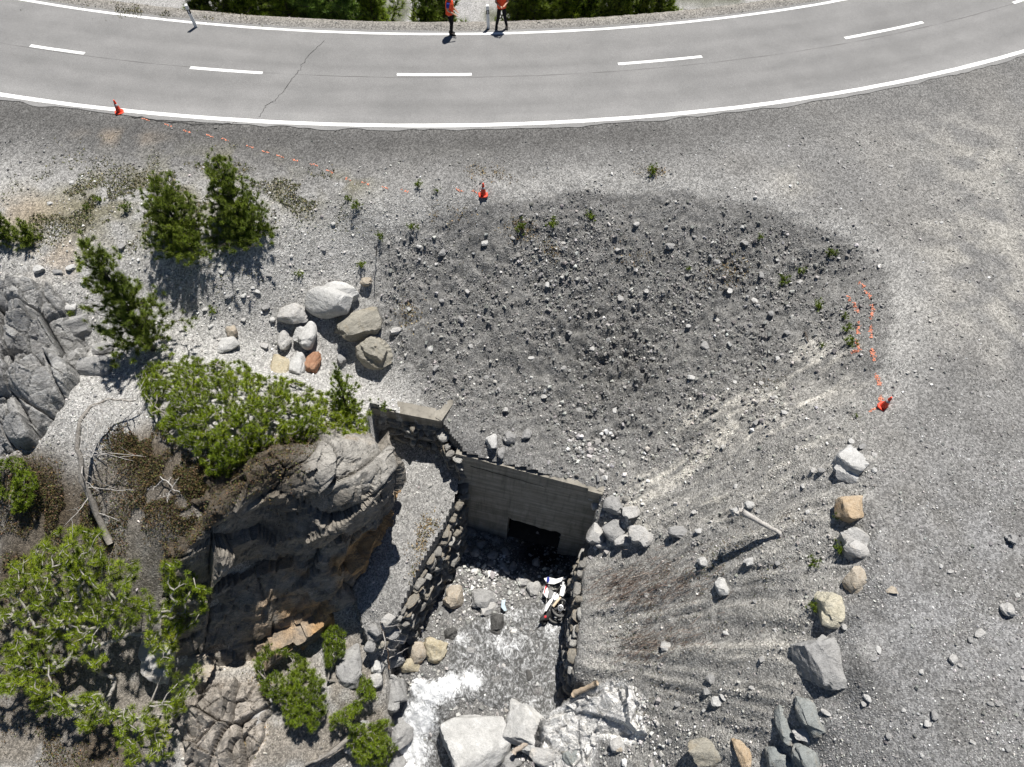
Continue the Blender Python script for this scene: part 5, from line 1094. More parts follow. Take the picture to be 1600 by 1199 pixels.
leaves('heath', [(90,800,.9,.6,.16),(40,760,.6,.4,.08),(150,840,.7,.6,.10),(215,700,.5,.4,.10),(250,740,.7,.5,.14),(310,770,.6,.5,.12),(190,690,.4,.3,.05),(20,870,.8,.7,.10),(60,1000,1.2,.9,.08),(100,1160,1.0,.6,.08),(330,740,.6,.4,.08),(230,790,.6,.4,.08),(350,770,.5,.3,.12),(390,740,.4,.25,.06),(300,820,.5,.3,.08)], 40000, .24, .06, BR, 31, 1.6, -.25)
def tower_heath():
    g = np.random.default_rng(38); w_ = (SOILT.ravel() > .35); pts = G_.reshape(-1, 3)[w_]; n = 6500; c = pts[g.integers(0, len(pts), n)] + g.normal(size=(n, 3)) * np.array([.05, .05, .02]) + np.array([0, 0, 1.0]) * (.14 * g.random(n) ** 1.5)[:, None]
    keep = fbm(c[:, 0] * 1.8, c[:, 1] * 1.8, 0, 3, 39) > -.35; c = c[keep]; n = len(c); d = g.normal(size=(n, 3)); d[:, 2] = np.abs(d[:, 2]); d /= np.linalg.norm(d, axis=1)[:, None]; t = np.cross(d, g.normal(size=(n, 3))); t /= np.linalg.norm(t, axis=1)[:, None]; s = (.06 * g.uniform(.5, 1.3, n))[:, None]
    V = np.stack([c - t * s * .3, c + t * s * .3, c + d * s], 1).reshape(-1, 3); ci = g.choice(len(BR), n, p=np.array([x[1] for x in BR]) / sum(x[1] for x in BR)); C = np.array([x[0] for x in BR])[ci] * np.exp(g.normal(size=(n, 1)) * .3)
    o = link('ledge_heath', np_mesh('ledge_heath', V, np.arange(3 * n).reshape(-1, 3), False, np.repeat(C, 3, 0)), None, MLF); tag(o, kind='stuff')
tower_heath()
GR = [((0.13, 0.125, 0.055), 3), ((0.075, 0.095, 0.03), 3), ((0.20, 0.17, 0.09), 2)]
leaves('grass', [(280,320,1.4,.9,.2),(360,262,1.2,.5,.1),(200,300,1.6,1.0,.25),(150,330,1.2,.7,.15),(460,310,1.2,.5,.15),(70,350,1.0,.6,.1),(260,340,.9,.7,.1),(500,300,.8,.4,.1),(110,300,1.2,.7,.1),(330,400,1.0,.6,.05),(240,20,2.0,.3,.1)], 20000, .07, .07, GR, 32, 1.5, .05)
DG = [((0.30, 0.23, 0.12), 3), ((0.20, 0.14, 0.08), 2), ((0.10, 0.10, 0.04), 1)]
leaves('dry_grass', [(812,360,.35,.2,.08),(985,395,.3,.2,.05),(860,395,.25,.2,.05),(1140,425,.5,.3,.08),(470,700,.5,.25,.12),(545,705,.4,.2,.08),(660,850,.25,.3,.07),(670,820,.2,.2,.05),(1020,268,.3,.15,.04),(410,1080,.3,.4,.10),(390,1150,.3,.3,.08),(655,920,.15,.3,.04),(700,340,.4,.2,.05),(760,270,.5,.2,.05),(520,470,.2,.2,.05),(640,490,.3,.3,.05)], 6500, .08, .07, DG, 33, 3, -.3)
BRW = [((0.16, 0.11, 0.085), 3), ((0.09, 0.065, 0.05), 3), ((0.24, 0.19, 0.15), 1)]
def brush(name, spots, n, seed, cols):
    g = np.random.default_rng(seed); X = []
    for (u, v, rx, ry, wt) in spots: p = PG(u, v); k = int(n * wt); X.append(np.column_stack([p[0] + g.normal(size=k) * rx, p[1] + g.normal(size=k) * ry]))
    X = np.vstack(X); n = len(X); c = np.column_stack([X, gz(X[:, 0], X[:, 1]) + .03 + .08 * g.random(n)]); d = np.column_stack([-.85 + g.normal(size=n) * .25, -.35 + g.normal(size=n) * .3, -.35 + g.normal(size=n) * .35]); L = g.uniform(.12, .4, n)[:, None]; w_ = np.cross(d, g.normal(size=(n, 3))); w_ /= np.linalg.norm(w_, axis=1)[:, None]; w_ *= .006
    e2 = c + d * L; V = np.stack([c - w_, c + w_, e2 + w_ * .5, e2 - w_ * .5], 1).reshape(-1, 3); ci = g.choice(len(cols), n, p=np.array([x[1] for x in cols]) / sum(x[1] for x in cols)); C = np.array([x[0] for x in cols])[ci] * np.exp(g.normal(size=(n, 1)) * .25)
    o = link(name, np_mesh(name, V, np.arange(4 * n).reshape(-1, 4), False, np.repeat(C, 4, 0)), None, MLF); tag(o, kind='stuff')
brush('dry_brush', [(1000,905,.75,.35,.3),(960,905,.4,.3,.12),(1045,925,.6,.25,.16),(1010,1000,.5,.3,.2),(970,930,.5,.3,.12),(1055,1000,.6,.25,.1)], 1300, 36, BRW)
HB = [((0.10, 0.075, 0.045), 3), ((0.07, 0.08, 0.03), 2), ((0.17, 0.13, 0.09), 1)]
leaves('low_herbs', [(1040,920,.7,.4,.16),(1010,1000,.5,.35,.14),(1120,870,.8,.5,.12),(1080,960,.8,.5,.14),(1250,810,.3,.2,.06),(1200,600,.3,.2,.04),(1080,670,.8,.4,.05),(1170,880,.6,.4,.08),(1000,400,2.5,1.5,.1),(800,440,1.5,1.0,.06),(1000,1080,.5,.4,.06)], 9000, .07, .05, HB, 34, 2.5, 0.05)

# trees on the slope beyond the road
def far_tree(name, label, u, s_off, h, rad, n, seed, colors, nn=26, size=.34, wid=.016, prof=.8, f0=.05):
    a = ang_at(u, 20); q = on_ring(-s_off, a); b = np.array([q[0], q[1], float(gz(q[0], q[1]))]); t = b + (0.0, 0.0, h)
    tips = cone_tips(b, t, rad, n, seed, f0, prof=prof, shell=.5, gap=.2); trunk = [b + (t - b) * f for f in np.linspace(.05, .98, 12)]
    return plant(name, label, 'tree', b - (0, 0, .2), tips, trunk, size, nn, wid, colors, W_DARK, seed=seed, pen=.1, rmax=.14, r_tip=.012, extra=.5, up=.3, group='trees beyond the road')
far = [(300,4.2,6.5,1.3,DKGREEN,'dark pine beyond the road right behind the left marker post'),(335,3.6,5.5,1.2,DKGREEN,'dark pine beyond the road, second from the left marker post'),(360,3.2,5.0,1.0,GREEN,'light green small pine beyond the road right of the left marker post'),(392,4.5,7.0,1.5,DKGREEN,'shadowy tall pine beyond the road above the first lane dash'),(425,3.3,5.0,1.1,GREEN,'pale green pine beyond the road between two dark pines'),(452,4.2,7.0,1.3,DKGREEN,'dark pine beyond the road left of the bright larch'),(470,3.2,4.6,1.0,LARCH,'bright green larch beyond the road near the diagonal crack'),(498,4.6,7.0,1.4,DKGREEN,'dark pine between the two bright larches beyond the road'),(525,3.4,5.2,1.2,LARCH,'second bright green larch beyond the road left of the white debris'),(572,3.3,5.0,1.0,GREEN,'lone young pine in front of the white debris beyond the road'),
 (665,3.4,5.0,1.1,GREEN,'green pine beyond the road left of the walking person'),(690,4.8,5.8,1.2,DKGREEN,'dark pine behind the person beside the road edge line'),(815,3.6,5.6,1.2,DKGREEN,'dark pine beyond the road right of the second person'),(845,3.2,4.8,1.1,GREEN,'green pine beyond the road, second right of the second person'),(880,4.4,6.5,1.4,DKGREEN,'tall dark pine right of the second person beyond the road'),(905,3.2,4.4,1.1,GREEN,'green pine at the verge edge, right part of the tree row'),(940,3.8,5.2,1.3,GREEN,'broad green pine in the right part of the tree row'),(975,3.2,4.2,1.1,DKGREEN,'dark pine near the right end of the tree row'),(1005,3.6,4.6,1.2,GREEN,'green pine near the right end of the tree row'),(1040,3.3,3.8,1.1,DKGREEN,'low dark pine close to the right end of the tree row'),(1075,3.6,4.0,1.2,GREEN,'rightmost green pine of the tree row beyond the road'),(265,3.4,4.2,1.0,DKGREEN,'dark low pine left of the left marker post')]
for i, (u, so_, h, rad, c, lb) in enumerate(far): far_tree('larch_tree' if c is LARCH else 'pine_tree', lb, u, so_, h, rad, 260, 800 + i, c, 22, .36, .019)
for i, (u, so_) in enumerate([(320,7.5),(378,8.0),(415,7),(440,8.5),(485,8),(545,9.5),(830,7.5),(862,8),(895,7.5),(925,8),(960,7),(990,7.5),(1025,7),(1060,7),(655,8.5),(508,11),(345,10),(280,8)]):
    far_tree('pine_tree', 'dark pine further down the slope beyond the road, mostly hidden', u, so_, 8.0 + (i % 3), 1.6, 150, 900 + i, DKGREEN, 12, .5, .036)
# ------------------------------------------------------------------ stream water
wp = [(742,962),(800,950),(850,930),(892,955),(892,1060),(930,1095),(935,1150),(880,1160),(800,1130),(745,1108),(712,1120),(695,1230),(590,1230),(612,1150),(628,1100),(640,1055),(690,1050),(702,1010),(705,985)]
wpoly = np.array([P(u, v, float(-10.9 if v < 1100 else -12.0))[:2] for u, v in wp])
def water_mat():
    b = NB('stream_water'); co = b.coord('Object', 1.0); a = b.attr('Col')
    flow = b.noise(b.coord('Object', (2.2, 1.2, 1.0)), 2.4, 6, 0.7, 2.2); fz = b.noise(co, 4.5, 4, 0.62, 1.6)
    f = b.math('ADD', b.math('MULTIPLY', flow, 0.75), b.math('MULTIPLY', fz, 0.62))
    sep = b.n('ShaderNodeSeparateColor'); b.l(a.outputs['Color'], sep.inputs[0])
    fm = b.ramp(b.math('ADD', f, b.math('MULTIPLY', sep.outputs[0], 0.62)), [(0.70, 0.0), (0.84, .30), (1.0, 1.0)])
    c = b.mix(fm, b.mix(fz, (0.05, 0.05, 0.048), (0.17, 0.168, 0.162)), (0.86, 0.87, 0.88))
    b.l(b.ramp(fm, [(0.0, 0.07), (1.0, 0.7)]), b.b.inputs['Roughness'])
    h = b.math('ADD', b.math('MULTIPLY', flow, 0.10), b.math('MULTIPLY', fz, 0.06))
    b.fin(c, None, b.bump(h, 0.9, 1.0), 0.5); return b.m
gx = np.arange(-6.5, 5.0, 0.06); gy = np.arange(-0.4, 11.5, 0.06); WX, WY = np.meshgrid(gx, gy)
wz = bed(WX, WY) + 0.09 + 0.06 * fbm(WX * 2.5, WY * 1.3, 0, 4, 91); win = np.where(inpoly(WX, WY, wpoly), 1, -1) * distpoly(WX, WY, wpoly)
wz = np.where(win < 0.25, wz - 0.22 * (1 - np.clip(win / 0.25, 0, 1)), wz)
fo = np.full(WX.shape, .10)
for (u, v, r, rr_, s_) in [(675,1082,.55,.35,1),(650,1068,.4,.3,.9),(735,1062,.45,.35,.75),(700,1072,.5,.4,.9),(655,1125,.6,.6,1),(640,1170,.65,.6,.9),(630,1199,.7,.6,.9),(790,1010,.8,.6,.3),(860,980,.4,.8,.3),(770,980,.4,.4,.3),(720,1000,.4,.3,.35),(800,965,.6,.3,.25)]:
    p = P(u, v, -10.9 if v < 1100 else -12); fo = np.maximum(fo, s_ * np.exp(-(((WX - p[0]) / r) ** 2 + ((WY - p[1]) / rr_) ** 2)))
wz += fo * 0.10 * (1 + fbm(WX * 6, WY * 6, 0, 3, 92))
iw = np.arange(WX.size).reshape(WX.shape); qw = np.stack([iw[:-1, :-1], iw[:-1, 1:], iw[1:, 1:], iw[1:, :-1]], -1).reshape(-1, 4); okq = (win.ravel()[qw] > -0.05).all(1); qw = qw[okq]
us_ = np.unique(qw); mp_ = np.full(WX.size, -1); mp_[us_] = np.arange(len(us_)); VW = np.stack([WX, WY, wz], -1).reshape(-1, 3)[us_]
o = link('stream_water', np_mesh('stream_water', VW, mp_[qw], True, np.repeat(np.clip(fo.ravel()[us_], 0, 1)[:, None], 3, 1)), None, water_mat()); tag(o, kind='structure')

# ------------------------------------------------------------------ traffic cones, marker posts
M_OR = plain('cone_orange', (0.80, 0.065, 0.025), 0.5, 0.4, .08); M_WH = plain('reflective_white', (0.72, 0.72, 0.72), 0.45, 0.4, .05); M_BK = plain('black_rubber', (0.018, 0.018, 0.018), 0.7, 0.3); M_WP = plain('white_plastic', (0.74, 0.74, 0.72), 0.5, 0.4, .06)
def cone(u, v, label, rz):
    p = PG(u, v); p[2] = gz(p[0], p[1]) + .01; e = empty('traffic_cone', p, rz); tag(e, label, 'traffic cone', 'traffic cones'); m = MB()
    a = .17; V = []
    for (hw_, z) in ((a, 0), (a, .03), (a - .015, .042)): V += [(-hw_, -hw_ * .55, z), (-hw_ * .55, -hw_, z), (hw_ * .55, -hw_, z), (hw_, -hw_ * .55, z), (hw_, hw_ * .55, z), (hw_ * .55, hw_, z), (-hw_ * .55, hw_, z), (-hw_, hw_ * .55, z)]
    Fc = [tuple(range(7, -1, -1)), tuple(range(16, 24))] + [(8*k + i, 8*k + (i+1) % 8, 8*k + 8 + (i+1) % 8, 8*k + 8 + i) for k in range(2) for i in range(8)]
    m.add(V, Fc); m.build('base', M_OR, e)
    m = MB(); m.lathe([(.12, .04), (.112, .06), (.074, .27), (.028, .54), (.02, .555), (.012, .55)], 18); m.build('body', M_OR, e, True)
    m = MB(); m.lathe([(.0715, .31), (.0575, .39), (.0500, .39)], 18, cap=False); m.build('reflective_band', plain('dull_band', (.45, .42, .41), .5), e, True)
cone(187, 176, 'orange traffic cone on the road edge line, at upper left', .4); cone(755, 305, 'orange traffic cone at the top rim of the dark bowl', .2); cone(1380, 636, 'orange traffic cone at the end of paint marks, right crest', .7)
def post(u, v, label, lean):
    p = P(u, v, 0); p[2] = gz(p[0], p[1]) - .05; e = empty('marker_post', p, .2); e.rotation_euler = (lean[0], lean[1], .15); tag(e, label, 'marker post', 'roadside marker posts'); m = MB()
    def sect(z0, z1, k=1.0, off=0.0):
        V = []
        for z in (z0, z1): V += [(-.07*k, -.05*k, z), (.07*k, -.05*k, z), (.05*k, .05*k, z), (-.05*k, .05*k, z)]
        return V, [(3,2,1,0), (4,5,6,7), (0,1,5,4), (1,2,6,5), (2,3,7,6), (3,0,4,7)]
    m.add(*sect(0, .72)); m.build('shaft', M_WP, e)
    m = MB(); m.add(*sect(.72, .90, 1.02)); m.build('black_band', M_BK, e)
    m = MB(); V, Fc = sect(.90, 1.08); V = [(x, y, z + (.05 if (i > 3 and y > 0) else 0)) for i, (x, y, z) in enumerate(V)]; m.add(V, Fc); m.build('cap', M_WP, e)
    m = MB(); m.box((0, -.053, .81), (.05, .008, .12)); m.build('reflector', M_WH, e)
post(307, 42, 'white marker post with black band on the far verge, left', (.05, -.10)); post(763, 44, 'white marker post between the two people on the far verge', (0, -.04))

# ------------------------------------------------------------------ spray-paint marks
M_PT = plain('spray_paint', (0.70, 0.27, 0.17), 0.8, 0.2, .15, 20)
def paint(ua, va, ub, vb, w_, seed, label, group, dens=1.0):
    g = np.random.default_rng(seed); a, b_ = PG(ua, va), PG(ub, vb); L = max(np.linalg.norm(b_ - a), .12); n = int(16 * L / .4 * dens) + 4; V = []; Fc = []
    t = (b_ - a) / (np.linalg.norm(b_ - a) + 1e-6); nr = np.array([-t[1], t[0], 0])
    for k in range(n):
        c = a + (b_ - a) * g.random() + nr * g.normal() * w_ * .45; r = g.uniform(.010, .032); m_ = 6; b0 = len(V)
        for j in range(m_):
            th = 6.283 * j / m_; x, y = c[0] + math.cos(th) * r * g.uniform(.6, 1.3), c[1] + math.sin(th) * r * g.uniform(.6, 1.3); V.append((x, y, float(gz(x, y)) + .012 + g.random() * .004))
        Fc.append(tuple(range(b0, b0 + m_)))
    base = (a + b_) / 2; Vn = np.array(V) - base
    k = int(8 * L / .3 * dens) + 3; tt = g.random(k); c = a + (b_ - a) * tt[:, None] + nr * (g.normal(size=k) * w_ * .45)[:, None]; r = g.uniform(.018, .04, k); c[:, 2] = gz(c[:, 0], c[:, 1]) + r * .3
    ms = stones_mesh('tmp', c - base, r, np.ones((k, 3)), g); mb = MB(); mb.add(Vn, Fc); vs_ = np.empty(len(ms.vertices) * 3, np.float32); ms.vertices.foreach_get('co', vs_); mb.add(vs_.reshape(-1, 3), [tuple(p.vertices) for p in ms.polygons]); bpy.data.meshes.remove(ms)
    o = mb.build('paint_mark', M_PT, None, loc=tuple(base)); tag(o, label, 'paint mark', group)
Lc = [(1322,461,1328,471),(1332,473,1341,489),(1341,503,1342,523),(1338,530,1342,548),(1328,551,1342,549)]; Rc = [(1342,441,1350,449),(1351,455,1360,468),(1363,476,1361,499),(1361,508,1361,530),(1362,545,1367,566),(1367,583,1375,603),(1375,618,1377,626),(1358,644,1375,635)]
for i, a in enumerate(Lc): paint(*a, .05, 60 + i, ['topmost', 'second', 'third', 'fourth', 'lowest, hooked'][i] + ' orange paint dash in the left column above the right cone', 'orange paint dashes by the right cone')
for i, a in enumerate(Rc): paint(*a, .05, 70 + i, ['topmost', 'second', 'third', 'fourth', 'fifth', 'sixth', 'seventh', 'last, slanting'][i] + ' orange paint dash in the column leading to the right cone', 'orange paint dashes by the right cone')
dots = [(196,177),(228,187),(262,196),(292,206),(328,213),(353,219),(392,230),(415,238),(438,245),(462,251),(490,258),(515,268),(545,281),(571,287),(600,293),(632,298),(718,298),(743,300)]
for i, (u, v) in enumerate(dots): paint(u - 6, v - 2, u + 6, v + 2, .04, 90 + i, ['first', 'second', 'third', 'fourth', 'fifth', 'sixth', 'seventh', 'eighth', 'ninth', 'tenth', 'eleventh', 'twelfth', 'thirteenth', 'fourteenth', 'fifteenth', 'sixteenth', 'seventeenth', 'eighteenth'][i] + ' faint orange paint spot counting from the road cone', 'orange paint spots on the gravel', .3)

# ------------------------------------------------------------------ dead wood
def limb(path, r0, r1, n=7, seed=0, jit=.02):
    g = np.random.default_rng(seed); Q = []
    for i in range(len(path) - 1):
        for k in range(4): Q.append(path[i] + (path[i+1] - path[i]) * k / 4 + g.normal(size=3) * jit)
    Q.append(path[-1]); m = MB(); m.tube(Q, list(np.linspace(r0, r1, len(Q)) * g.uniform(.88, 1.12, len(Q))), n); return m, np.array(Q)
def at(u, v, h):
    p = PG(u, v); z = p[2] + h; d = ray(u, v); return CAM + d * ((z - CAMH) / d[2])
def dead_tree(name, label, pts, r0, r1, seed, nb, side, blen, cat='dead tree', mat=W_DEAD, f0=.15):
    path = [at(*p) for p in pts]; base = path[0].copy(); e = empty(name, base); tag(e, label, cat); path = [p - base for p in path]
    m, Q = limb(path, r0, r1, 7, seed); m.build('trunk', mat, e, True); g = np.random.default_rng(seed + 1)
    for k in range(nb):
        i = int(len(Q) * (f0 + (1 - f0) * (k + .5) / nb)); p = Q[min(i, len(Q) - 1)]; d = np.array([side[0] + g.normal() * .5, side[1] + g.normal() * .5, g.normal() * .35]); L = blen * g.uniform(.5, 1.3)
        q1 = p + d * L * .5 + g.normal(size=3) * .05; q2 = q1 + (d + g.normal(size=3) * .5) * L * .5; mb, Qb = limb([p, q1, q2], .02, .006, 4, seed + 10 + k, .012); b = mb.build('branch', W_DEAD, e, True)
        for s in range(3):
            j = int(len(Qb) * (.3 + .22 * s)); t_ = Qb[j] + (d * .5 + g.normal(size=3) * .8) * L * .3; mm, _ = limb([Qb[j], (Qb[j] + t_) / 2 + g.normal(size=3) * .02, t_], .008, .003, 3, seed + 50 + s + k * 5, .008); mm.build('twig', W_DEAD, b, True)
    return e
dead_tree('dead_tree', 'bent grey dead pine trunk arching over the heath at left', [(172,850,.1),(150,800,.5),(130,750,.9),(121,700,1.1),(124,660,1.2),(140,636,1.1),(170,624,.9),(212,626,.6)], .12, .025, 1, 22, (.8, -.2), 1.1, mat=W_GREY)
dead_tree('dead_branch', 'bare grey branches spread over the dark rock tower', [(455,812,.15),(480,798,.3),(500,765,.4),(520,735,.4)], .05, .015, 3, 6, (.7, .1), .6, 'dead branch')
dead_tree('dead_branch', 'bare grey branch with twigs beside the hanging pine tufts', [(486,788,.3),(510,808,.4),(535,826,.4),(560,850,.3)], .045, .012, 4, 7, (.6, .5), .5, 'dead branch')
dead_tree('root_bundle', 'broken brown roots in the dark hollow beside the retaining wall', [(608,1045,.1),(605,1015,.4),(600,990,.6),(594,972,.7)], .035, .012, 5, 7, (.7, .0), .6, 'roots', mat=wood('brown_root', (.16, .11, .08), (.34, .26, .2)))
dead_tree('dead_branch', 'grey forked stick lying on the rock at the bottom left', [(476,1196,.2),(500,1187,.35),(525,1173,.5),(560,1150,.6),(578,1135,.6)], .05, .03, 6, 4, (.0, .6), .5, 'dead branch', mat=W_GREY)
dead_tree('dead_branch', 'pale twiggy branch lying on heath below the broad shrub', [(250,745,.2),(270,760,.25),(262,775,.2)], .02, .008, 7, 6, (.3, -.3), .4, 'dead branch')
def log(name, label, a, b_, r0, r1, seed, mat=W_DEAD, knots=True):
    pa, pb = at(*a), at(*b_); base = (pa + pb) / 2; e = empty(name, base); tag(e, label, 'log'); m, Q = limb([pa - base, (pa + pb) / 2 - base + (0, 0, .02), pb - base], r0, r1, 9, seed, .015); m.build('stem', mat, e, True); g = np.random.default_rng(seed)
    if knots:
        for k in range(4): d = g.normal(size=3); d /= np.linalg.norm(d); mb, _ = limb([pa - base, pa - base + d * .12, pa - base + d * .24 + g.normal(size=3) * .04], r0 * .5, .02, 6, seed + k, .02); mb.build('root_stub', mat, e, True)
    return e
log('driftwood_log', 'bleached driftwood log sticking out of the right slope, casting a long shadow', (1158,800,1.25), (1219,834,.05), .10, .06, 1)
log('driftwood_log', 'short cut log lying at the foot of the right slope', (896,1086,.08), (933,1067,.12), .10, .085, 2, wood('tan_log', (.34, .26, .18), (.50, .41, .31)), False)
log('driftwood_log', 'small log end wedged between the white slabs at the bottom', (801,1176,.45), (829,1158,.45), .09, .08, 3, wood('tan_log2', (.30, .25, .2), (.44, .38, .32)), False)
log('driftwood_pole', 'weathered pole standing along the right channel wall below the motorcycle', (889,968,1.6), (884,1056,.35), .07, .055, 4, W_DEAD, False)
log('stake', 'thin dark stake standing at the left rim of the bowl', (588,400,.0), (588,384,.75), .016, .014, 5, W_DARK, False)
log('stick', 'short dark stick on the slope left of the paint marks', (1257,519,.05), (1263,534,.05), .03, .02, 6, W_DARK, False)

# ------------------------------------------------------------------ wrecked motorcycle in the stream
M_TY = plain('tyre', (0.11, 0.107, 0.102), 0.75, 0.3, .2, 30, bump=.3); M_RIM = plain('dark_rim', (0.03, 0.03, 0.032), 0.4, 0.5); M_AL = plain('aluminium', (0.55, 0.55, 0.56), 0.35, 0.5, .1, metal=.8); M_WF = plain('white_fairing', (0.78, 0.78, 0.77), 0.3, 0.5, .05); M_ENG = plain('engine_black', (0.03, 0.03, 0.03), 0.5, 0.4, .4, 14, bump=.3)
M_RED = plain('red_plastic', (0.55, 0.03, 0.04), 0.35, 0.5); M_BLU = plain('blue_plastic', (0.03, 0.04, 0.22), 0.35, 0.5); M_CR = plain('cream_metal', (0.55, 0.45, 0.33), 0.4, 0.5)
def bp(u, v, h):
    d = ray(u, v); t = np.linspace(20, 36, 400); q = CAM + d[None] * t[:, None]; zb = bed(q[:, 0], q[:, 1]) + h; k = int(np.argmax(q[:, 2] < zb)); return q[k]
mo = empty('motorcycle', bp(866, 950, 0)); MO = np.array(mo.location); tag(mo, 'wrecked white motorcycle lying on its side in the stream by the right wall', 'motorcycle')
def wheel(u, v, h, nrm, r, full=True):
    c = bp(u, v, h) - MO; z = Vector(nrm).normalized(); x = z.orthogonal().normalized(); y = z.cross(x); Mx = Matrix(((x.x, y.x, z.x, c[0]), (x.y, y.y, z.y, c[1]), (x.z, y.z, z.z, c[2]), (0, 0, 0, 1)))
    w_ = empty('wheel', (0, 0, 0)); w_.parent = mo; w_.matrix_local = Mx
    m = MB(); prof = [(r - .085 + .075 * (.5 - .5 * math.cos(t)) + .0, .055 * math.sin(t)) for t in np.linspace(0, 2 * math.pi, 15)]; m.lathe(prof, 36, cap=False); m.build('tyre', M_TY, w_, True)
    m = MB(); m.lathe([(r - .083, -.035), (r - .11, -.03), (r - .11, .03), (r - .083, .035)], 32, cap=False); m.build('rim', M_RIM, w_, True)
    m = MB(); m.lathe([(.045, -.06), (.06, -.05), (.06, .05), (.045, .06)], 14); m.build('hub', plain('grey_metal', (.2, .2, .2), .5, .4, metal=.3), w_, True)
    m = MB(); m.lathe([(.11, .045), (.13, .047), (.13, .05), (.08, .05)], 24, cap=False); m.build('brake_disc', M_AL, w_, True)
    for k in range(5):
        a = 2 * math.pi * k / 5; m = MB(); m.tube([(math.cos(a) * .05, math.sin(a) * .05, 0), (math.cos(a) * (r - .1), math.sin(a) * (r - .1), 0)], .02, 6); m.build('spoke', M_RIM, w_)
    return w_
wheel(876, 950, .62, (-.10, -.22, 1), .37); wheel(867, 962, .22, (.25, .05, 1), .33)
def tubep(name, pts, r, mat, n=8):
    m = MB(); m.tube([bp(*p) - MO for p in pts], r, n); return m.build(name, mat, mo, True)
tubep('swingarm', [(864,948,.72), (872,938,.75), (879,930,.7)], [.05, .055, .045], M_CR); tubep('fork', [(879,930,.7), (881,918,.72), (880,910,.7)], [.06, .085, .05], M_WF)
tubep('fork', [(875,934,.55), (877,920,.5), (876,909,.45)], .04, M_AL); tubep('handlebar', [(868,926,.8), (874,918,.85), (882,912,.8), (886,917,.75)], .018, M_ENG); tubep('frame', [(851,962,.4), (860,945,.55), (870,930,.6), (878,917,.5)], .03, M_ENG); tubep('frame', [(856,966,.3), (868,950,.4), (876,935,.4)], .03, M_ENG); tubep('exhaust', [(872,930,.5), (865,940,.45), (858,955,.4)], [.03, .045, .06], M_AL)
def lump(name, u, v, h, sz, mat, seed, rz=0):
    Vr, Fr = rock_verts(seed, sz, 3, 8, .03, .08, 1.0); c, s_ = math.cos(rz), math.sin(rz); Vr = Vr @ np.array([[c, -s_, 0], [s_, c, 0], [0, 0, 1]]).T; me = np_mesh(name, Vr + (bp(u, v, h) - MO), Fr, False); return link(name, me, mo, mat)
lump('engine', 862, 955, .3, (.42, .5, .35), M_ENG, 5, .5); lump('seat', 853, 962, .42, (.22, .6, .16), M_BK, 6, -.55); lump('fuel_tank', 868, 934, .55, (.3, .42, .26), M_WF, 7, -.5); lump('headlight', 879, 908, .5, (.2, .18, .16), M_AL, 8); lump('tail_light', 852, 964, .52, (.08, .1, .06), M_RED, 9); lump('gearbox', 849, 969, .25, (.28, .26, .2), M_ENG, 10)
def panel(name, px, h, th, mat, parent, org, bulge=.04):
    """a moulded plastic panel: outline in place, domed, with thickness"""
    Q = np.array([bp(u, v, h) for u, v in px]) - org; c = Q.mean(0) + (0, 0, bulge); n = len(Q); V = list(Q) + [c] + [(p[0], p[1], p[2] - th) for p in Q] + [(c[0], c[1], c[2] - th)]
    Fc = [(i, (i+1) % n, n) for i in range(n)] + [(n + 1 + (i+1) % n, n + 1 + i, 2 * n + 1) for i in range(n)] + [((i+1) % n, i, n + 1 + i, n + 1 + (i+1) % n) for i in range(n)]
    return link(name, py_mesh(name, V, Fc), parent, mat)
panel('side_panel', [(851,955),(853,945),(859,937),(864,934),(863,940),(858,948),(854,955)], .72, .06, M_WF, mo, MO, .05)
panel('side_panel', [(874,930),(876,920),(880,912),(883,920),(880,932)], .85, .05, M_WF, mo, MO, .04)
fa = empty('broken_fairing', bp(866, 907, 0)); FO = np.array(fa.location); tag(fa, 'white fairing with blue stripe broken off beside the motorcycle', 'fairing panel')
panel('shell', [(850,904),(857,902),(867,905),(878,903),(887,900),(885,904),(874,910),(866,913),(855,912)], .75, .04, M_WF, fa, FO, .07); panel('tip', [(879,903),(887,900),(885,904),(878,907)], .80, .03, plain('grey_plastic', (.3, .3, .3), .5), fa, FO, .03); panel('blue_stripe', [(855,902),(858,901),(859,906),(857,911),(854,908)], .83, .03, M_BLU, fa, FO, .02)
fb = empty('fairing_shard', bp(853, 925, 0)); FO2 = np.array(fb.location); tag(fb, 'pointed white and red fairing shard left of the motorcycle', 'fairing shard')
panel('shell', [(848,927),(852,914),(855,913),(857,925),(855,935),(851,931)], .5, .04, M_WF, fb, FO2, .04); panel('red_stripe', [(850,925),(853,913),(856,912),(853,922),(850,929)], .56, .03, M_RED, fb, FO2, .02)
fc = empty('plastic_scrap', bp(787, 947, 0)); FO3 = np.array(fc.location); tag(fc, 'pale blue plastic scrap lying on the stream gravel', 'plastic scrap')
panel('sheet', [(784,938),(790,937),(789,945),(792,954),(788,955),(783,949)], .25, .02, plain('pale_blue_plastic', (.42, .52, .58), .4), fc, FO3, .03)
fd = empty('windscreen', bp(862, 925, 0)); FO4 = np.array(fd.location); tag(fd, 'grey translucent windscreen sheet lying left of the motorcycle fork', 'windscreen')
panel('sheet', [(857,922),(860,921),(870,929),(864,933),(857,936)], .42, .015, plain('smoked_plastic', (.22, .22, .22), .25, .5), fd, FO4, .05)

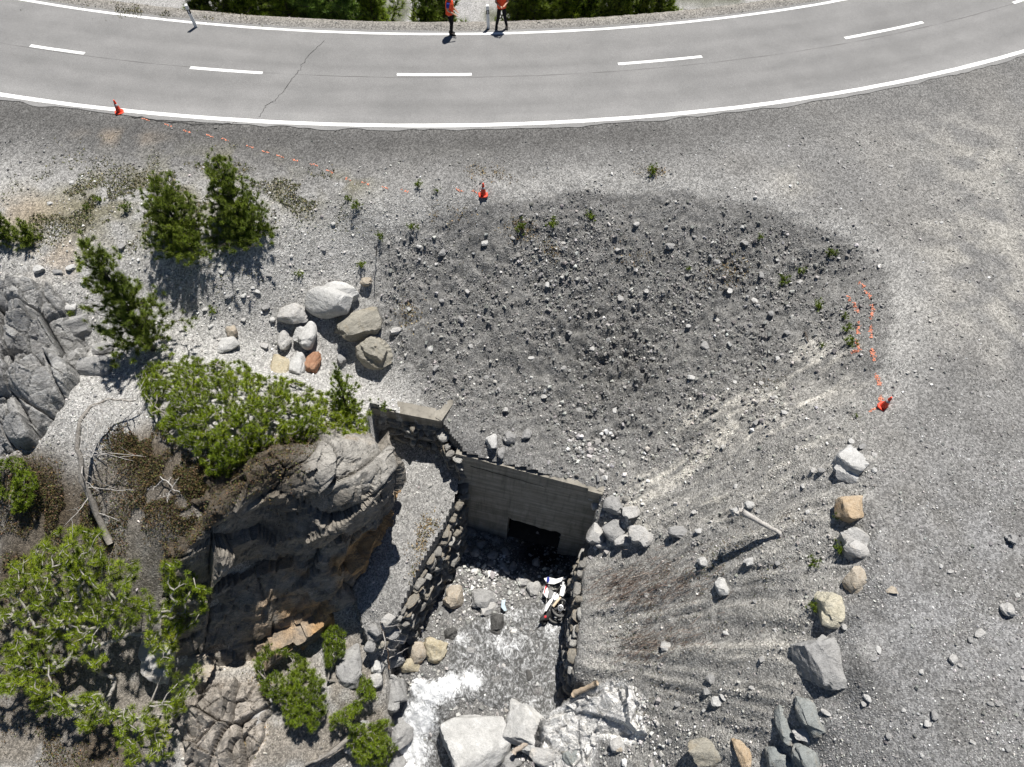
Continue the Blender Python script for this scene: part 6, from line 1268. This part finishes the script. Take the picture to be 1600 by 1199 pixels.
# ------------------------------------------------------------------ two people on the verge
M_SKIN = plain('skin', (0.50, 0.30, 0.21), 0.6, 0.3, .06); M_VEST = plain('hi_vis_vest', (0.90, 0.10, 0.035), 0.7, 0.2, .08, 14); M_TRS = plain('black_trousers', (0.012, 0.012, 0.014), 0.85, 0.15, .3, 20); M_BOOT = plain('black_boots', (0.015, 0.014, 0.013), 0.6, 0.3); M_SHB = plain('blue_shirt', (0.03, 0.055, 0.30), 0.8, 0.2, .1, 16); M_SHD = plain('dark_shirt', (0.02, 0.02, 0.025), 0.8, 0.2); M_HAIR = plain('brown_hair', (0.05, 0.032, 0.02), 0.8, 0.2, .3, 40)
def skin_obj(name, chains, mat, parent, sub=2):
    """chains of (point, radius) that share points grow into one continuous skin"""
    V = []; E = []; Rd = []; key = {}
    def vid(p, r):
        k = tuple(round(x, 4) for x in p)
        if k not in key: key[k] = len(V); V.append(p); Rd.append(r)
        return key[k]
    for ch in chains:
        ids = [vid(p, r) for p, r in ch]
        for a, b_ in zip(ids[:-1], ids[1:]): E.append((a, b_))
    me = bpy.data.meshes.new(name); me.from_pydata(V, E, []); o = link(name, me, parent, mat)
    md = o.modifiers.new('skin', 'SKIN'); md.use_smooth_shade = True; sv = me.skin_vertices[0].data if me.skin_vertices else None
    if sv is None: sv = None
    for i, r in enumerate(Rd):
        rr = r if isinstance(r, tuple) else (r, r); me.skin_vertices[0].data[i].radius = rr
    me.skin_vertices[0].data[0].use_root = True
    s = o.modifiers.new('sub', 'SUBSURF'); s.levels = s.render_levels = sub; return o
def person(label, u, v, rz, shirt, hips, kneeL, footL, kneeR, footR, handL, handR, elbL, elbR, turn):
    p = P(u, v, 0); p[2] = gz(p[0], p[1]) if ring(p[0], p[1]) < -.25 else 0.0
    e = empty('person', p, rz); e.scale = (1.06, 1.06, 1.06); tag(e, label, 'person', 'people on the verge')
    H = hips; ch = (0, 0, 1.24); nk = (0, -.01, 1.50); hd = (0, -.02, 1.66)
    sL, sR = (.19, 0, 1.42), (-.19, 0, 1.42)
    def hand(el, h, sgn):
        h = Vector(h); d = (h - Vector(el)).normalized(); sd = Vector((sgn, 0, 0)); sd = (sd - d * sd.dot(d)).normalized(); n_ = d.cross(sd)
        palm = h + d * .07; out = [[(tuple(Vector(el)), .038), (tuple(h), .027), (tuple(palm), (.036, .018))]]
        for k, L in enumerate((.075, .085, .08, .062)):
            b0 = palm + sd * (.027 - .018 * k); out.append([(tuple(palm), (.036, .018)), (tuple(b0 + d * .02), .009), (tuple(b0 + d * (.02 + L * .5) + n_ * .008), .0085), (tuple(b0 + d * (.02 + L * .85) + n_ * .028), .0075)])
        out.append([(tuple(h), .027), (tuple(h + d * .03 + sd * .035), .011), (tuple(h + d * .06 + sd * .052 + n_ * .012), .009)]); return out
    legs = []
    for s, kn, ft in ((1, kneeL, footL), (-1, kneeR, footR)):
        hp = (H[0] + .09 * s, H[1], H[2] - .06); an = (ft[0], ft[1], .09)
        legs.append((hp, kn, an, ft))
    body = [[(H, (.13, .11)), ((0, 0, 1.08), (.125, .095)), (ch, (.155, .105)), (nk, .055), (hd, (.075, .09)), ((0, -.02, 1.76), (.066, .08))]]
    for hp, kn, an, ft in legs: body.append([(H, (.13, .11)), (hp, .085), (kn, .055), (an, .04), ((ft[0], ft[1] - .13, .04), .035)])
    for s_, el, h, sg in ((sL, elbL, handL, 1), (sR, elbR, handR, -1)): body.append([(ch, (.155, .105)), (s_, .06), (el, .043)]); body += [[(el, .043)] + c[1:] if i == 0 else c for i, c in enumerate(hand(el, h, sg))]
    skin_obj('body', body, M_SKIN, e)
    skin_obj('trousers', [[((H[0], H[1], H[2] + .06), (.155, .125)), (H, (.155, .13))]] + [[(H, (.155, .13)), (hp, .105), (kn, .078), (an, .062)] for hp, kn, an, ft in legs], M_TRS, e)
    skin_obj('shirt', [[((0, 0, 1.02), (.15, .12)), (ch, (.175, .125)), ((0, -.005, 1.46), (.085, .08))]] + [[(ch, (.175, .125)), (s_, .075), (tuple(Vector(s_) * .25 + Vector(el) * .75), .062)] for s_, el in ((sL, elbL), (sR, elbR))], shirt, e)
    m = MB(); V = []; n = 20
    for z, a, b_ in ((.91, .20, .165), (.99, .20, .16), (1.12, .205, .165), (1.28, .215, .17), (1.40, .20, .15), (1.48, .12, .10)):
        for k in range(n): th = 2 * math.pi * k / n; V.append((math.cos(th) * a * (1 + .02 * math.sin(5 * th + z * 9)), math.sin(th) * b_, z))
    m.add(V, [(i * n + k, i * n + (k+1) % n, (i+1) * n + (k+1) % n, (i+1) * n + k) for i in range(5) for k in range(n)]); ve = m.build('vest', M_VEST, e, True)
    for hp, kn, an, ft in legs:
        m = MB(); fx, fy = ft[0], ft[1]; m.tube([(fx, fy + .07, .05), (fx, fy, .06), (fx, fy - .10, .045), (fx, fy - .19, .03)], [.045, .06, .052, .03], 10); m.build('boot', M_BOOT, e, True)
    # face, ears, hair
    for s in (1, -1):
        m = MB(); m.lathe([(.001, -.012), (.009, -.008), (.012, 0), (.009, .008), (.001, .012)], 8, Matrix.Translation((s * .03, -.105, 1.67))); m.build('eye', M_BK, e, True)
        m = MB(); m.lathe([(.004, -.03), (.016, -.015), (.018, .01), (.006, .03)], 8, Matrix.Translation((s * .078, -.015, 1.66))); m.build('ear', M_SKIN, e, True)
    m = MB(); m.tube([(0, -.10, 1.69), (0, -.125, 1.645), (0, -.105, 1.635)], [.009, .016, .010], 6); m.build('nose', M_SKIN, e, True)
    m = MB(); m.box((0, -.106, 1.60), (.045, .008, .009)); m.build('mouth', plain('lips', (.35, .13, .11), .5), e)
    Vh, Fh = ico(3); keep = (Vh[:, 2] > -.15) & ~((Vh[:, 1] < -.35) & (Vh[:, 2] < .55)); Vh2 = Vh * np.array([.088, .112, .10]) + np.array([0, -.01, 1.705]); Vh2 = Vh2 + .004 * np.random.default_rng(3).normal(size=Vh2.shape); fk = keep[Fh].all(1); link('hair', np_mesh('hair', Vh2, Fh[fk], True), e, M_HAIR)
    return e
person('person in black trousers, orange vest and blue sleeves standing at the edge line', 704, 54, R(80), M_SHB, (0, 0, .94), (.10, -.06, .50), (.10, .02, 0), (-.08, -.09, .50), (-.07, -.06, 0), (.18, -.22, .98), (-.14, -.26, .97), (.24, .02, 1.15), (-.24, .02, 1.15), 0)
person('person in black trousers and orange vest standing astride behind the edge line', 783, 44, R(10), M_SHD, (0, 0, .94), (.15, -.04, .50), (.24, -.02, 0), (-.14, -.04, .50), (-.20, .05, 0), (.10, -.26, 1.12), (-.10, -.26, 1.10), (.26, -.04, 1.15), (-.26, -.04, 1.15), 0)
